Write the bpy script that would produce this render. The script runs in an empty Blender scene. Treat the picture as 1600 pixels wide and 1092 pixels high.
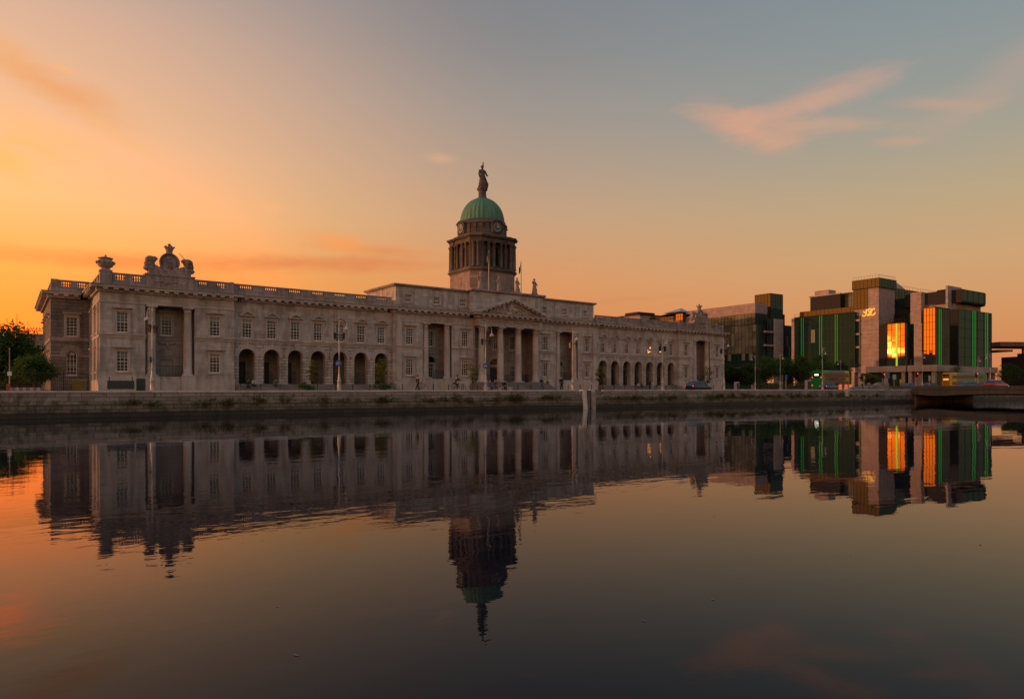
import bpy, math, random
from mathutils import Vector, Matrix, noise
random.seed(7)
D = bpy.data
SC = bpy.context.scene
COL = SC.collection
PI = math.pi
R = math.radians
# ------------------------------------------------------------------ camera model used to survey the place
F = 1067.0; HOR = 606.0; CAMZ = 0.38; WATER = -1.97
def WX(px, Y): return (px - 800.0) / F * Y
def ZZ(py, Y): return CAMZ + (HOR - py) / F * Y

# ------------------------------------------------------------------ node helpers
def s2l(c):
    return tuple(((v/255.0)/12.92 if v/255.0 <= 0.04045 else (((v/255.0)+0.055)/1.055)**2.4) for v in c)
class NT:
    def __init__(s, tree): s.t = tree; s.n = tree.nodes; s.l = tree.links
    def node(s, typ, **kw):
        n = s.n.new(typ)
        for k, v in kw.items(): setattr(n, k, v)
        return n
    def link(s, a, b): s.l.new(a, b)
    def put(s, sock, v):
        if hasattr(v, 'is_output'): s.l.new(v, sock)
        else: sock.default_value = v
    def math(s, op, a, b=None, c=None, clamp=False):
        n = s.n.new('ShaderNodeMath'); n.operation = op; n.use_clamp = clamp
        s.put(n.inputs[0], a)
        if b is not None: s.put(n.inputs[1], b)
        if c is not None: s.put(n.inputs[2], c)
        return n.outputs[0]
    def mix(s, fac, a, b, mode='MIX'):
        n = s.n.new('ShaderNodeMix'); n.data_type = 'RGBA'; n.blend_type = mode
        s.put(n.inputs[0], fac)
        for i, v in ((6, a), (7, b)):
            if not hasattr(v, 'is_output') and len(v) == 3: v = (*v, 1)
            s.put(n.inputs[i], v)
        return n.outputs[2]
    def maprange(s, v, a, b, c=0.0, d=1.0, smooth=True):
        n = s.n.new('ShaderNodeMapRange'); n.interpolation_type = 'SMOOTHSTEP' if smooth else 'LINEAR'
        s.put(n.inputs[0], v)
        for i, q in enumerate((a, b, c, d)): n.inputs[1+i].default_value = q
        return n.outputs[0]
    def noise(s, vec, scale, detail=4, rough=0.55, dist=0.0):
        n = s.n.new('ShaderNodeTexNoise'); s.put(n.inputs['Vector'], vec)
        n.inputs['Scale'].default_value = scale; n.inputs['Detail'].default_value = detail
        n.inputs['Roughness'].default_value = rough; n.inputs['Distortion'].default_value = dist
        return n.outputs['Fac']
    def comb(s, x, y, z):
        n = s.n.new('ShaderNodeCombineXYZ')
        for i, v in enumerate((x, y, z)): s.put(n.inputs[i], v)
        return n.outputs[0]
    def sep(s, v):
        n = s.n.new('ShaderNodeSeparateXYZ'); s.put(n.inputs[0], v); return n.outputs
    def ramp(s, fac, stops, interp='LINEAR'):
        n = s.n.new('ShaderNodeValToRGB'); s.put(n.inputs[0], fac); r = n.color_ramp; r.interpolation = interp
        while len(r.elements) > 1: r.elements.remove(r.elements[-1])
        r.elements[0].position = stops[0][0]; r.elements[0].color = (*stops[0][1], 1)
        for p, c in stops[1:]:
            e = r.elements.new(p); e.color = (*c, 1)
        return n.outputs[0]

def new_mat(name):
    m = D.materials.new(name); m.use_nodes = True
    nt = NT(m.node_tree); b = m.node_tree.nodes['Principled BSDF']
    return m, nt, b
def objco(nt): return nt.node('ShaderNodeTexCoord').outputs['Object']
def geopos(nt): return nt.node('ShaderNodeNewGeometry').outputs['Position']

def plain(name, col, rough=0.7, metal=0.0, var=0.12, scale=3.0, spec=0.4):
    m, nt, b = new_mat(name)
    n = nt.noise(objco(nt), scale, 5)
    f = nt.maprange(n, 0.3, 0.7, 1-var, 1+var, False)
    c = nt.mix(1.0, (*col, 1), nt.comb(f, f, f), 'MULTIPLY')
    nt.put(b.inputs['Base Color'], c)
    b.inputs['Roughness'].default_value = rough; b.inputs['Metallic'].default_value = metal
    b.inputs['Specular IOR Level'].default_value = spec
    return m
def emit(name, col, strength, base=(0.02, 0.02, 0.02)):
    m, nt, b = new_mat(name)
    b.inputs['Base Color'].default_value = (*base, 1)
    b.inputs['Emission Color'].default_value = (*col, 1); b.inputs['Emission Strength'].default_value = strength
    return m
def stone(name, base, bw=1.1, bh=0.42, mortar=0.75, bump=0.25, stain=0.35, msize=0.012, groove=False, grime=(0.42, 0.40, 0.38)):
    """ashlar: block to block tone, joints, rain streaks and soot"""
    m, nt, b = new_mat(name)
    x, y, z = nt.sep(objco(nt))[0:3]
    u = nt.math('ADD', x, y)
    v2 = nt.comb(u, z, 0.0)
    br = nt.node('ShaderNodeTexBrick'); nt.put(br.inputs['Vector'], v2)
    br.offset = 0.5
    br.inputs['Scale'].default_value = 1.0; br.inputs['Brick Width'].default_value = bw; br.inputs['Row Height'].default_value = bh
    br.inputs['Mortar Size'].default_value = msize; br.inputs['Mortar Smooth'].default_value = 0.3; br.inputs['Bias'].default_value = 0.0
    br.inputs['Color1'].default_value = (*[c*0.84 for c in base], 1); br.inputs['Color2'].default_value = (*[min(1, c*1.12) for c in base], 1)
    br.inputs['Mortar'].default_value = (*[c*mortar for c in base], 1)
    streak = nt.noise(nt.comb(nt.math('MULTIPLY', u, 1.6), nt.math('MULTIPLY', z, 0.22), 0.0), 1.0, 6, 0.6)
    cloud = nt.noise(nt.comb(u, z, y), 0.35, 6, 0.6, 0.4)
    fine = nt.noise(nt.comb(u, z, y), 6.0, 5, 0.65)
    f1 = nt.maprange(nt.math('ADD', nt.math('MULTIPLY', streak, 0.55), nt.math('MULTIPLY', cloud, 0.45)), 0.44, 0.60, 0.0, stain)
    c = nt.mix(f1, br.outputs['Color'], (*grime, 1), 'MULTIPLY')
    ff = nt.maprange(fine, 0.25, 0.75, 0.88, 1.1, False)
    c = nt.mix(1.0, c, nt.comb(ff, ff, ff), 'MULTIPLY')
    nt.put(b.inputs['Base Color'], c)
    b.inputs['Roughness'].default_value = 0.85; b.inputs['Specular IOR Level'].default_value = 0.25
    bp = nt.node('ShaderNodeBump'); bp.inputs['Strength'].default_value = bump; bp.inputs['Distance'].default_value = 0.06 if groove else 0.02
    bp.invert = False
    h = nt.math('ADD', nt.math('MULTIPLY', nt.math('SUBTRACT', 1.0, br.outputs['Fac']), 1.0), nt.math('MULTIPLY', fine, 0.35))
    nt.put(bp.inputs['Height'], h); nt.link(bp.outputs[0], b.inputs['Normal'])
    return m
def glassy(name, dark, gloss, fac, rough=0.015, var=0.0, fk=0.6):
    """coated window glass: dark body with a partial mirror"""
    m = D.materials.new(name); m.use_nodes = True; nt = NT(m.node_tree)
    for n in list(nt.n): nt.n.remove(n)
    out = nt.node('ShaderNodeOutputMaterial')
    df = nt.node('ShaderNodeBsdfDiffuse'); df.inputs[0].default_value = (*dark, 1)
    if var:
        nz = nt.noise(objco(nt), 0.22, 3)
        fv = nt.maprange(nz, 0.35, 0.65, 1-var, 1+var)
        nt.put(df.inputs[0], nt.mix(1.0, (*dark, 1), nt.comb(fv, fv, fv), 'MULTIPLY'))
    gl = nt.node('ShaderNodeBsdfGlossy'); gl.inputs['Color'].default_value = (*gloss, 1); gl.inputs['Roughness'].default_value = rough
    lw = nt.node('ShaderNodeLayerWeight'); lw.inputs['Blend'].default_value = 0.25
    f = nt.math('MULTIPLY_ADD', lw.outputs['Fresnel'], fk, fac, True)
    mx = nt.node('ShaderNodeMixShader'); nt.put(mx.inputs[0], f)
    nt.link(df.outputs[0], mx.inputs[1]); nt.link(gl.outputs[0], mx.inputs[2]); nt.link(mx.outputs[0], out.inputs[0])
    return m

# ------------------------------------------------------------------ mesh builder
class MB:
    def __init__(s): s.v = []; s.f = []; s.m = []; s.sm = []
    def face(s, pts, mi=0, smooth=False):
        i = len(s.v); s.v += [tuple(p) for p in pts]; s.f.append(tuple(range(i, i+len(pts)))); s.m.append(mi); s.sm.append(smooth)
    def mesh(s, vs, fs, mi=0, smooth=False):
        i = len(s.v); s.v += [tuple(p) for p in vs]
        for f in fs: s.f.append(tuple(i+k for k in f)); s.m.append(mi); s.sm.append(smooth)
    def box(s, x0, x1, y0, y1, z0, z1, mi=0, M=None):
        vs = [(x, y, z) for z in (z0, z1) for y in (y0, y1) for x in (x0, x1)]
        if M: vs = [M @ Vector(v) for v in vs]
        s.mesh(vs, [(0,2,3,1),(4,5,7,6),(0,1,5,4),(2,6,7,3),(0,4,6,2),(1,3,7,5)], mi)
    def bbox(s, x0, x1, y0, y1, z0, z1, b, mi=0):
        """box with chamfered upper edges"""
        s.loft([[(x0,y0,z0),(x1,y0,z0),(x1,y1,z0),(x0,y1,z0)],[(x0,y0,z1-b),(x1,y0,z1-b),(x1,y1,z1-b),(x0,y1,z1-b)],[(x0+b,y0+b,z1),(x1-b,y0+b,z1),(x1-b,y1-b,z1),(x0+b,y1-b,z1)]], mi)
    def loft(s, rings, mi=0, smooth=False, cap=True, close=True):
        n = len(rings[0]); vs = [p for r in rings for p in r]; fs = []
        for k in range(len(rings)-1):
            for j in range(n if close else n-1):
                a = k*n+j; b = k*n+(j+1) % n
                fs.append((a, b, b+n, a+n))
        s.mesh(vs, fs, mi, smooth)
        if cap:
            s.face(list(reversed(rings[0])), mi); s.face(rings[-1], mi)
    def lathe(s, prof, cx=0, cy=0, z0=0, seg=16, mi=0, smooth=True, sx=1, sy=1):
        rings = [[(cx+r*sx*math.cos(2*PI*k/seg), cy+r*sy*math.sin(2*PI*k/seg), z0+z) for k in range(seg)] for r, z in prof]
        s.loft(rings, mi, smooth)
    def tube(s, pts, rad, seg=8, mi=0, smooth=True):
        pts = [Vector(p) for p in pts]; rings = []
        rads = rad if isinstance(rad, (list, tuple)) else [rad]*len(pts)
        for i, p in enumerate(pts):
            t = (pts[min(i+1, len(pts)-1)] - pts[max(i-1, 0)]).normalized()
            a = t.cross(Vector((0.13, 0.9, 0.31))).normalized() if abs(t.z) > 0.9 else t.cross(Vector((0, 0, 1))).normalized()
            b = t.cross(a)
            rings.append([p + (a*math.cos(2*PI*k/seg) + b*math.sin(2*PI*k/seg))*rads[i] for k in range(seg)])
        s.loft(rings, mi, smooth)
    def ell(s, c, r, seg=10, rin=6, mi=0, M=None):
        rings = []
        for i in range(rin+1):
            th = PI*(i/rin)*0.999+0.0005
            ring = [Vector((r[0]*math.sin(th)*math.cos(2*PI*k/seg), r[1]*math.sin(th)*math.sin(2*PI*k/seg), -r[2]*math.cos(th))) for k in range(seg)]
            if M: ring = [M @ p for p in ring]
            rings.append([p+Vector(c) for p in ring])
        s.loft(rings, mi, True)
    def prism(s, poly, y0, y1, mi=0):
        """poly in (x,z), extruded along y"""
        a = [(x, y0, z) for x, z in poly]; b = [(x, y1, z) for x, z in poly]
        s.loft([a, b], mi)
    def extr(s, poly, z0, z1, mi=0, cap=True):
        s.loft([[(x, y, z0) for x, y in poly], [(x, y, z1) for x, y in poly]], mi, cap=cap)
    def wall(s, x0, x1, z0, z1, y, holes=(), depth=0.3, mi=0, T=None):
        """facade sheet facing -y with real openings; holes (x0,x1,z0,z1,arched)"""
        T = T or (lambda p: p)
        xs = sorted({x0, x1, *[h[0] for h in holes], *[h[1] for h in holes]}); zs = sorted({z0, z1, *[h[2] for h in holes], *[h[3] for h in holes]})
        for i in range(len(xs)-1):
            for j in range(len(zs)-1):
                cx = (xs[i]+xs[i+1])/2; cz = (zs[j]+zs[j+1])/2
                if any(h[0] < cx < h[1] and h[2] < cz < h[3] for h in holes): continue
                s.face([T((xs[i], y, zs[j])), T((xs[i+1], y, zs[j])), T((xs[i+1], y, zs[j+1])), T((xs[i], y, zs[j+1]))], mi)
        for h in holes:
            a, b, c, d = h[:4]; arch = len(h) > 4 and h[4]; yd = y+(h[5] if len(h) > 5 else depth)
            if arch:
                r = (b-a)/2; cx = (a+b)/2; sp = d-r; N = 16
                arc = [(cx-r*math.cos(PI*k/N), sp+r*math.sin(PI*k/N)) for k in range(N+1)]
                for k in range(N):
                    p, q = arc[k], arc[k+1]
                    s.face([T((p[0], y, p[1])), T((q[0], y, q[1])), T((q[0], y, d)), T((p[0], y, d))], mi)
                    s.face([T((p[0], yd, p[1])), T((q[0], yd, q[1])), T((q[0], y, q[1])), T((p[0], y, p[1]))], mi)
            else:
                sp = d
                s.face([T((a, y, d)), T((a, yd, d)), T((b, yd, d)), T((b, y, d))], mi)
            s.face([T((a, y, c)), T((a, yd, c)), T((a, yd, sp)), T((a, y, sp))], mi)
            s.face([T((b, yd, c)), T((b, y, c)), T((b, y, sp)), T((b, yd, sp))], mi)
            s.face([T((a, yd, c)), T((a, y, c)), T((b, y, c)), T((b, yd, c))], mi)
    def build(s, name, mats, parent=None, loc=None):
        me = D.meshes.new(name); me.from_pydata(s.v, [], s.f)
        for m in (mats if isinstance(mats, (list, tuple)) else [mats]): me.materials.append(m)
        me.polygons.foreach_set('material_index', s.m); me.polygons.foreach_set('use_smooth', s.sm); me.update()
        o = D.objects.new(name, me); COL.objects.link(o)
        if parent: o.parent = parent
        if loc: o.location = loc
        return o
def tag(o, label=None, cat=None, group=None, kind=None):
    if label: o['label'] = label
    if cat: o['category'] = cat
    if group: o['group'] = group
    if kind: o['kind'] = kind
    return o
def empty(name, loc, rz=0.0):
    o = D.objects.new(name, None); COL.objects.link(o); o.location = loc; o.rotation_euler = (0, 0, rz); o.empty_display_size = 0.3
    return o
def children(o): return [c for c in D.objects if c.parent == o]
def copy_tree(o, parent=None, kids=None):
    kids = kids or children
    c = o.copy(); COL.objects.link(c); c.parent = parent
    for k in children(o): copy_tree(k, c)
    return c
def place(o, loc, rz=0.0, sc=1.0):
    o.location = loc; o.rotation_euler = (0, 0, rz); o.scale = (sc, sc, sc); return o

# ------------------------------------------------------------------ materials
STONE = (0.445, 0.395, 0.357)
M = {}
M['ashlar'] = stone('ashlar', STONE, 1.25, 0.46, 0.74, 0.25, 0.6, 0.014)
M['rustic'] = stone('rusticated', (0.435, 0.385, 0.345), 1.15, 0.40, 0.36, 0.8, 0.6, 0.034, True)
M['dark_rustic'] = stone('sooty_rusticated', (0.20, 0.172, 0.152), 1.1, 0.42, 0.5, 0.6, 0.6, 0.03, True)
M['trim'] = stone('trim_stone', (0.46, 0.40, 0.36), 2.2, 3.0, 0.9, 0.1, 0.4, 0.006)
M['trim_dark'] = stone('weathered_parapet', (0.31, 0.265, 0.25), 1.6, 0.7, 0.85, 0.15, 0.6, 0.008)
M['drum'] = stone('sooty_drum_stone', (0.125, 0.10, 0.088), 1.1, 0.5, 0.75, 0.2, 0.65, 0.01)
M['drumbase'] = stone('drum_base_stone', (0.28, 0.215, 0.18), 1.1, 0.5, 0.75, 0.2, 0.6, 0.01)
M['sculpt'] = stone('carved_stone', (0.33, 0.265, 0.23), 3, 3, 0.95, 0.1, 0.7, 0.004, grime=(0.3, 0.28, 0.27))
M['roof'] = plain('lead_roof', (0.11, 0.105, 0.11), 0.6)
M['sash'] = plain('painted_sash', (0.72, 0.69, 0.65), 0.5)
M['pane'] = glassy('window_pane', (0.010, 0.011, 0.012), (0.75, 0.85, 0.95), 0.02, fk=0.45)
M['blind'] = plain('roller_blind', (0.13, 0.135, 0.14), 0.8)
M['blind_pale'] = plain('pale_blind', (0.24, 0.23, 0.21), 0.8)
M['door'] = plain('dark_blue_door', (0.008, 0.013, 0.022), 0.4)
M['iron'] = plain('black_iron', (0.010, 0.010, 0.011), 0.45)
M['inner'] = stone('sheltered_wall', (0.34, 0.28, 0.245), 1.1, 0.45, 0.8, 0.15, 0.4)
M['copper'] = None
M['asphalt'] = plain('asphalt', (0.05, 0.048, 0.047), 0.9, scale=9)
M['paving'] = stone('paving', (0.2, 0.185, 0.17), 0.9, 0.6, 0.7, 0.1, 0.4)
M['paint_white'] = plain('white_road_paint', (0.6, 0.58, 0.55), 0.7)
M['dark_glossy'] = glassy('vehicle_glass', (0.010, 0.010, 0.012), (0.9, 0.9, 0.9), 0.08)
M['rubber'] = plain('rubber', (0.012, 0.012, 0.012), 0.8)
M['steel'] = plain('painted_steel', (0.33, 0.31, 0.29), 0.45, 0.2)
M['lamp_paint'] = plain('silver_lamp_paint', (0.40, 0.35, 0.32), 0.4, 0.15)
def copper():
    m, nt, b = new_mat('verdigris_copper')
    x, y, z = nt.sep(objco(nt))[0:3]
    ang = nt.math('ARCTAN2', nt.math('SUBTRACT', y, 7.2), x)
    st = nt.noise(nt.comb(nt.math('MULTIPLY', ang, 9.0), nt.math('MULTIPLY', z, 0.25), 0), 1.0, 6, 0.65)
    c = nt.ramp(st, [(0.3, (0.045, 0.10, 0.06)), (0.5, (0.085, 0.20, 0.125)), (0.7, (0.14, 0.29, 0.19))])
    nt.put(b.inputs['Base Color'], c); b.inputs['Roughness'].default_value = 0.7; b.inputs['Specular IOR Level'].default_value = 0.3
    return m
M['copper'] = copper()
# ================================================================== the domed stone building (local frame: x along the river front, -y towards the river)
TH = R(36.5)
CH = empty('domed_building', (-0.84, 112.1, 0.0), TH)
tag(CH, 'long pale stone arcaded building with green copper dome and central portico on the quay', 'building')
def ch_world(x, y, z=0.0):
    return Vector((-0.84 + x*math.cos(TH) - y*math.sin(TH), 112.1 + x*math.sin(TH) + y*math.cos(TH), z))
PX0, PX1, CX, WY = 57.5, 42.8, 20.5, 0.5          # pavilion outer, inner, centre block half width, wing recess
wmesh = {}
def window_meshes(w, h, cols, rows, hood, arched=False):
    key = (w, h, cols, rows, hood, arched)
    if key in wmesh: return wmesh[key]
    p = MB()
    if arched:
        r = w/2
        pts = [(-r, .22, 0), (r, .22, 0)] + [(r*math.cos(PI*k/14), .22, h-r+r*math.sin(PI*k/14)) for k in range(15)]
        p.face(pts)
    else: p.face([(-w/2, .22, 0), (w/2, .22, 0), (w/2, .22, h), (-w/2, .22, h)])
    s = MB(); t = .055; y0, y1 = .14, .205
    hb = h - (w/2 if arched else 0)
    s.box(-w/2, -w/2+t*1.3, y0, y1, 0, hb); s.box(w/2-t*1.3, w/2, y0, y1, 0, hb)
    xa, xb = -w/2+t*1.3, w/2-t*1.3
    s.box(xa, xb, y0, y1, 0, t*1.8)
    if not arched: s.box(xa, xb, y0, y1, h-t*1.4, h)
    s.box(xa, xb, y0-.02, y1-.003, hb*.5-t*.6, hb*.5+t*.6)
    for c in range(1, cols):
        x = -w/2 + w*c/cols; s.box(x-.02, x+.02, y0+.02, y1-.006, t*1.8, hb-(0 if arched else t*1.4))
    for r_ in range(1, rows):
        z = hb*r_/rows
        if abs(z-hb*.5) > .06: s.box(xa, xb, y0+.03, y1-.009, z-.018, z+.018)
    if arched:
        r = w/2
        s.tube([(r*.97*math.cos(PI*k/14), .17, hb+r*.97*math.sin(PI*k/14)) for k in range(15)], .045, 5)
        for k in range(1, 6):
            a = PI*k/6; s.tube([(0, .18, hb), (r*.95*math.cos(a), .18, hb+r*.95*math.sin(a))], .022, 4)
        s.tube([(r*.5*math.cos(PI*k/10), .18, hb+r*.5*math.sin(PI*k/10)) for k in range(11)], .02, 4)
    u = MB(); a = .2
    if not arched:
        u.box(-w/2-a, -w/2-.01, -.07, .02, -.02, h+.01); u.box(w/2+.01, w/2+a, -.07, .02, -.02, h+.01); u.box(-w/2-a, w/2+a, -.07, .02, h+.01, h+a)
        u.box(-w/2-a-.08, w/2+a+.08, -.16, .12, -.16, -.02)
    else: u.box(-w/2-.1, w/2+.1, -.12, .1, -.16, -.0)
    if hood in ('flat', 'ped'):
        hw = w/2+.40; z0 = h+a+.12
        u.box(-w/2-a+.01, w/2+a-.01, -.05, .02, h+a, z0)
        u.box(-hw+.1, hw-.1, -.2, .02, z0, z0+.09); u.box(-hw, hw, -.42, .02, z0+.09, z0+.19)
        if hood == 'ped':
            zb = z0+.19; zt = zb+.46
            u.prism([(-hw+.12, zb), (hw-.12, zb), (0, zt-.08)], -.1, .02)
            for sg in (-1, 1):
                q = [(sg*hw, zb), (sg*(hw-.22), zb), (0, zt-.09), (0, zt)]
                u.prism(q if sg < 0 else q[::-1], -.42, .02)
    wmesh[key] = (p.build('window', M['pane']), s.build('sash', M['sash']), u.build('surround', M['trim']))
    for o in wmesh[key]: COL.objects.unlink(o)
    bl = []
    for fr, bm_ in ((0.35, 'blind'), (0.5, 'blind'), (0.7, 'blind'), (0.45, 'blind_pale'), (0.25, 'blind_pale')):
        q = MB(); q.face([(-w/2, .212, hb*(1-fr)), (w/2, .212, hb*(1-fr)), (w/2, .212, hb), (-w/2, .212, hb)]); o = q.build('blind', M[bm_]); COL.objects.unlink(o); bl.append(o)
    wmesh[key] += (bl,)
    return wmesh[key]
used_mesh = set()
def window(parent, x, y, z, w=1.2, h=2.38, cols=3, rows=6, hood='flat', rz=0.0, blind=None, arched=False):
    ms = window_meshes(w, h, cols, rows, hood, arched)
    def inst(src, nm, par):
        o = src.copy(); o.name = nm; COL.objects.link(o); o.parent = par; return o
    wn = inst(ms[0], 'window', parent); wn.location = (x, y, z); wn.rotation_euler = (0, 0, rz)
    inst(ms[1], 'sash', wn); inst(ms[2], 'surround', wn)
    if blind is None: blind = random.random() < .55
    if blind and not arched: inst(random.choice(ms[3]), 'blind', wn)
    return wn
UZ, LZ = 6.82, 2.26        # sills
def part(mb, name, mat, lab=None):
    o = mb.build(name, mat, CH)
    if lab: o['label'] = lab
    return o
def part_lr(mb, name, mat, c=0.0):
    """left-hand and right-hand runs become parts of their own"""
    for sg in (-1, 1):
        n = MB()
        for f, mi, sm in zip(mb.f, mb.m, mb.sm):
            ps = [mb.v[k] for k in f]
            if (sum(p[0] for p in ps)/len(ps) < c) == (sg < 0): n.face(ps, mi, sm)
        if n.f: part(n, name, mat)
# ---------------- cornice, parapet, balustrade pieces
def cornice_run(x0, x1, y, mb, ends=(0, 0)):
    """front cornice with modillion blocks; ends: overhang at each side"""
    a, b = x0-.9*ends[0], x1+.9*ends[1]
    mb.box(x0-.3*ends[0], x1+.3*ends[1], y-.30, y+.9, 11.42, 11.62)
    mb.box(a, b, y-.92, y+.9, 11.86, 12.02); 
    mb.loft([[(a, y-.92, 12.021), (b, y-.92, 12.021), (b, y+.9, 12.021), (a, y+.9, 12.021)], [(a-.1*ends[0], y-1.06, 12.2), (b+.1*ends[1], y-1.06, 12.2), (b+.1*ends[1], y+.9, 12.2), (a-.1*ends[0], y+.9, 12.2)]])
    mb.box(x0-.34*ends[0], x1+.34*ends[1], y-.36, y+.9, 11.621, 11.859)
    n = max(1, round((x1-x0)/1.047)); st = (x1-x0)/n
    for i in range(n):
        c = x0+st*(i+.5); mb.box(c-.24, c+.24, y-.86, y-.361, 11.63, 11.858)
def cornice_side(x, sg, y0, y1, mb):
    """return cornice along y on a side wall, outward sg in x"""
    def bx(o0, z0, z1): mb.box(min(x, x+sg*o0), max(x, x+sg*o0), y0, y1, z0, z1)
    bx(.30, 11.42, 11.62); bx(.36, 11.621, 11.859); bx(.92, 11.86, 12.02); bx(1.04, 12.021, 12.2)
    n = round((y1-y0)/1.05); st = (y1-y0)/n
    for i in range(n):
        c = y0+st*(i+.5); mb.box(min(x+sg*.361, x+sg*.86), max(x+sg*.361, x+sg*.86), c-.24, c+.24, 11.63, 11.858)
BALP = [(.11, 0), (.11, .06), (.075, .09), (.10, .2), (.11, .3), (.075, .48), (.06, .56), (.10, .60), (.10, .66)]
def balustrade(x0, x1, y, panels, along='x'):
    """blocking course, dies, rail and turned balusters"""
    mb = MB()
    def bx(a, b, c, d, e, f):
        if along == 'x': mb.box(a, b, c, d, e, f)
        else: mb.box(c, d, a, b, e, f)
    bx(x0, x1, y-.22, y+.3, 12.2, 12.78); bx(x0, x1, y-.26, y+.3, 12.781, 12.86)
    bx(x0, x1, y-.20, y+.24, 13.52, 13.70)
    st = (x1-x0)/panels
    for i in range(panels+1):
        c = x0+st*i; w = st*.22
        bx(max(x0, c-w), min(x1, c+w), y-.16, y+.2, 12.861, 13.519)
        if i < panels:
            a, b = c+w, c+st-w; n = max(3, round((b-a)/.25))
            for k in range(n):
                p = a+(b-a)*(k+.5)/n
                q = (p, y+.02) if along == 'x' else (y+.02, p)
                mb.lathe(BALP, q[0], q[1], 12.86, 7)
    return part(mb, 'balustrade', M['trim_dark'])
# ---------------- one loggia with two columns in antis
COLP = [(.66, 0), (.66, .14), (.60, .16), (.62, .26), (.52, .34), (.50, .42)]
def column(x, y, z0, z1, r=.5):
    mb = MB(); h = z1-z0
    prof = [(r*1.32, 0), (r*1.32, .16)]; mb.box(x-r*1.36, x+r*1.36, y-r*1.36, y+r*1.36, z0, z0+.16)
    pr = [(r*1.3, .16), (r*1.3, .24), (r*1.12, .28), (r*1.16, .38), (r*1.02, .44)]
    for k in range(9):
        t = k/8; pr.append((r*(1-.16*t*t), .44+(h-.44-.62)*t))
    e = h-.62; q = r*.84
    pr += [(q*1.08, e+.02), (q*1.08, e+.08), (q, e+.1), (q, e+.24), (q*1.14, e+.28), (q*1.32, e+.42)]
    mb.lathe(pr, x, y, z0, 20)
    mb.box(x-r*1.2, x+r*1.2, y-r*1.2, y+r*1.2, z1-.2, z1)
    return part(mb, 'column', M['trim'])
def railing_mb(mb, x0, x1, y, z0, z1, step=.16, rad=.014):
    mb.box(x0, x1, y-.02, y+.02, z1-.05, z1); mb.box(x0, x1, y-.015, y+.015, z0+.08, z0+.12)
    n = int((x1-x0)/step)
    for i in range(n+1):
        x = x0+(x1-x0)*i/n; mb.box(x-rad, x+rad, y-rad, y+rad, z0, z1-.051)
def loggia(c, hw, cw, fan):
    """recess behind x in [c-hw, c+hw]"""
    mb = MB(); y1 = 2.3
    holes = [(c-.6, c+.6, UZ, UZ+2.38)]
    if fan: holes += [(c-.62, c+.62, 1.95, 4.15), (c-.95, c+.95, 4.35, 5.3, True, .5)]
    else: holes += [(c-.7, c+.7, 2.3, 3.9)]
    mb.wall(c-hw, c+hw, 1.75, 10.2, y1, holes)
    mb.face([(c-hw, 0.5, 1.75), (c+hw, 0.5, 1.75), (c+hw, y1, 1.75), (c-hw, y1, 1.75)])
    mb.face([(c-hw, y1, 10.2), (c+hw, y1, 10.2), (c+hw, 0, 10.2), (c-hw, 0, 10.2)])
    for sg in (-1, 1):
        x = c+sg*hw
        q = [(x, 0, 1.75), (x, y1, 1.75), (x, y1, 10.2), (x, 0, 10.2)]
        mb.face(q if sg < 0 else q[::-1])
    mb.box(c-hw, c+hw, y1-.12, y1-.001, 6.2, 6.5)
    mb.box(c-hw, c+hw, y1-.08, y1-.001, 4.18, 4.3)
    for sg in (-1, 1): mb.ell((c+sg*.55, y1-.1, 5.85), (.4, .12, .16))
    mb.ell((c, y1-.12, 5.75), (.22, .16, .3))
    if not fan:
        mb.tube([(c+.9*math.cos(PI*k/12), y1-.04, 4.4+.9*math.sin(PI*k/12)) for k in range(13)], .09, 5)
        mb.box(c-.7, c+.7, y1+.2, y1+.3, 2.3, 3.9)
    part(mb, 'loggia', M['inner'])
    window(CH, c, y1, UZ, hood='ped' if not fan else 'none')
    if fan:
        window(CH, c, y1, 1.95, 1.24, 2.2, 3, 4, 'none', blind=False)
        g = MB(); g.face([(c-.95, y1+.4, 4.35), (c+.95, y1+.4, 4.35)] + [(c+.95*math.cos(PI*k/12), y1+.4, 4.35+.95*math.sin(PI*k/12)) for k in range(13)])
        part(g, 'fanlight', M['pane'])
    for sg in (-1, 1): column(c+sg*cw, .42, 1.75, 10.2, .5)
    r = MB(); railing_mb(r, c-cw+.55, c+cw-.55, .45, 1.75, 3.05)
    part(r, 'railing', M['iron'])
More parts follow.
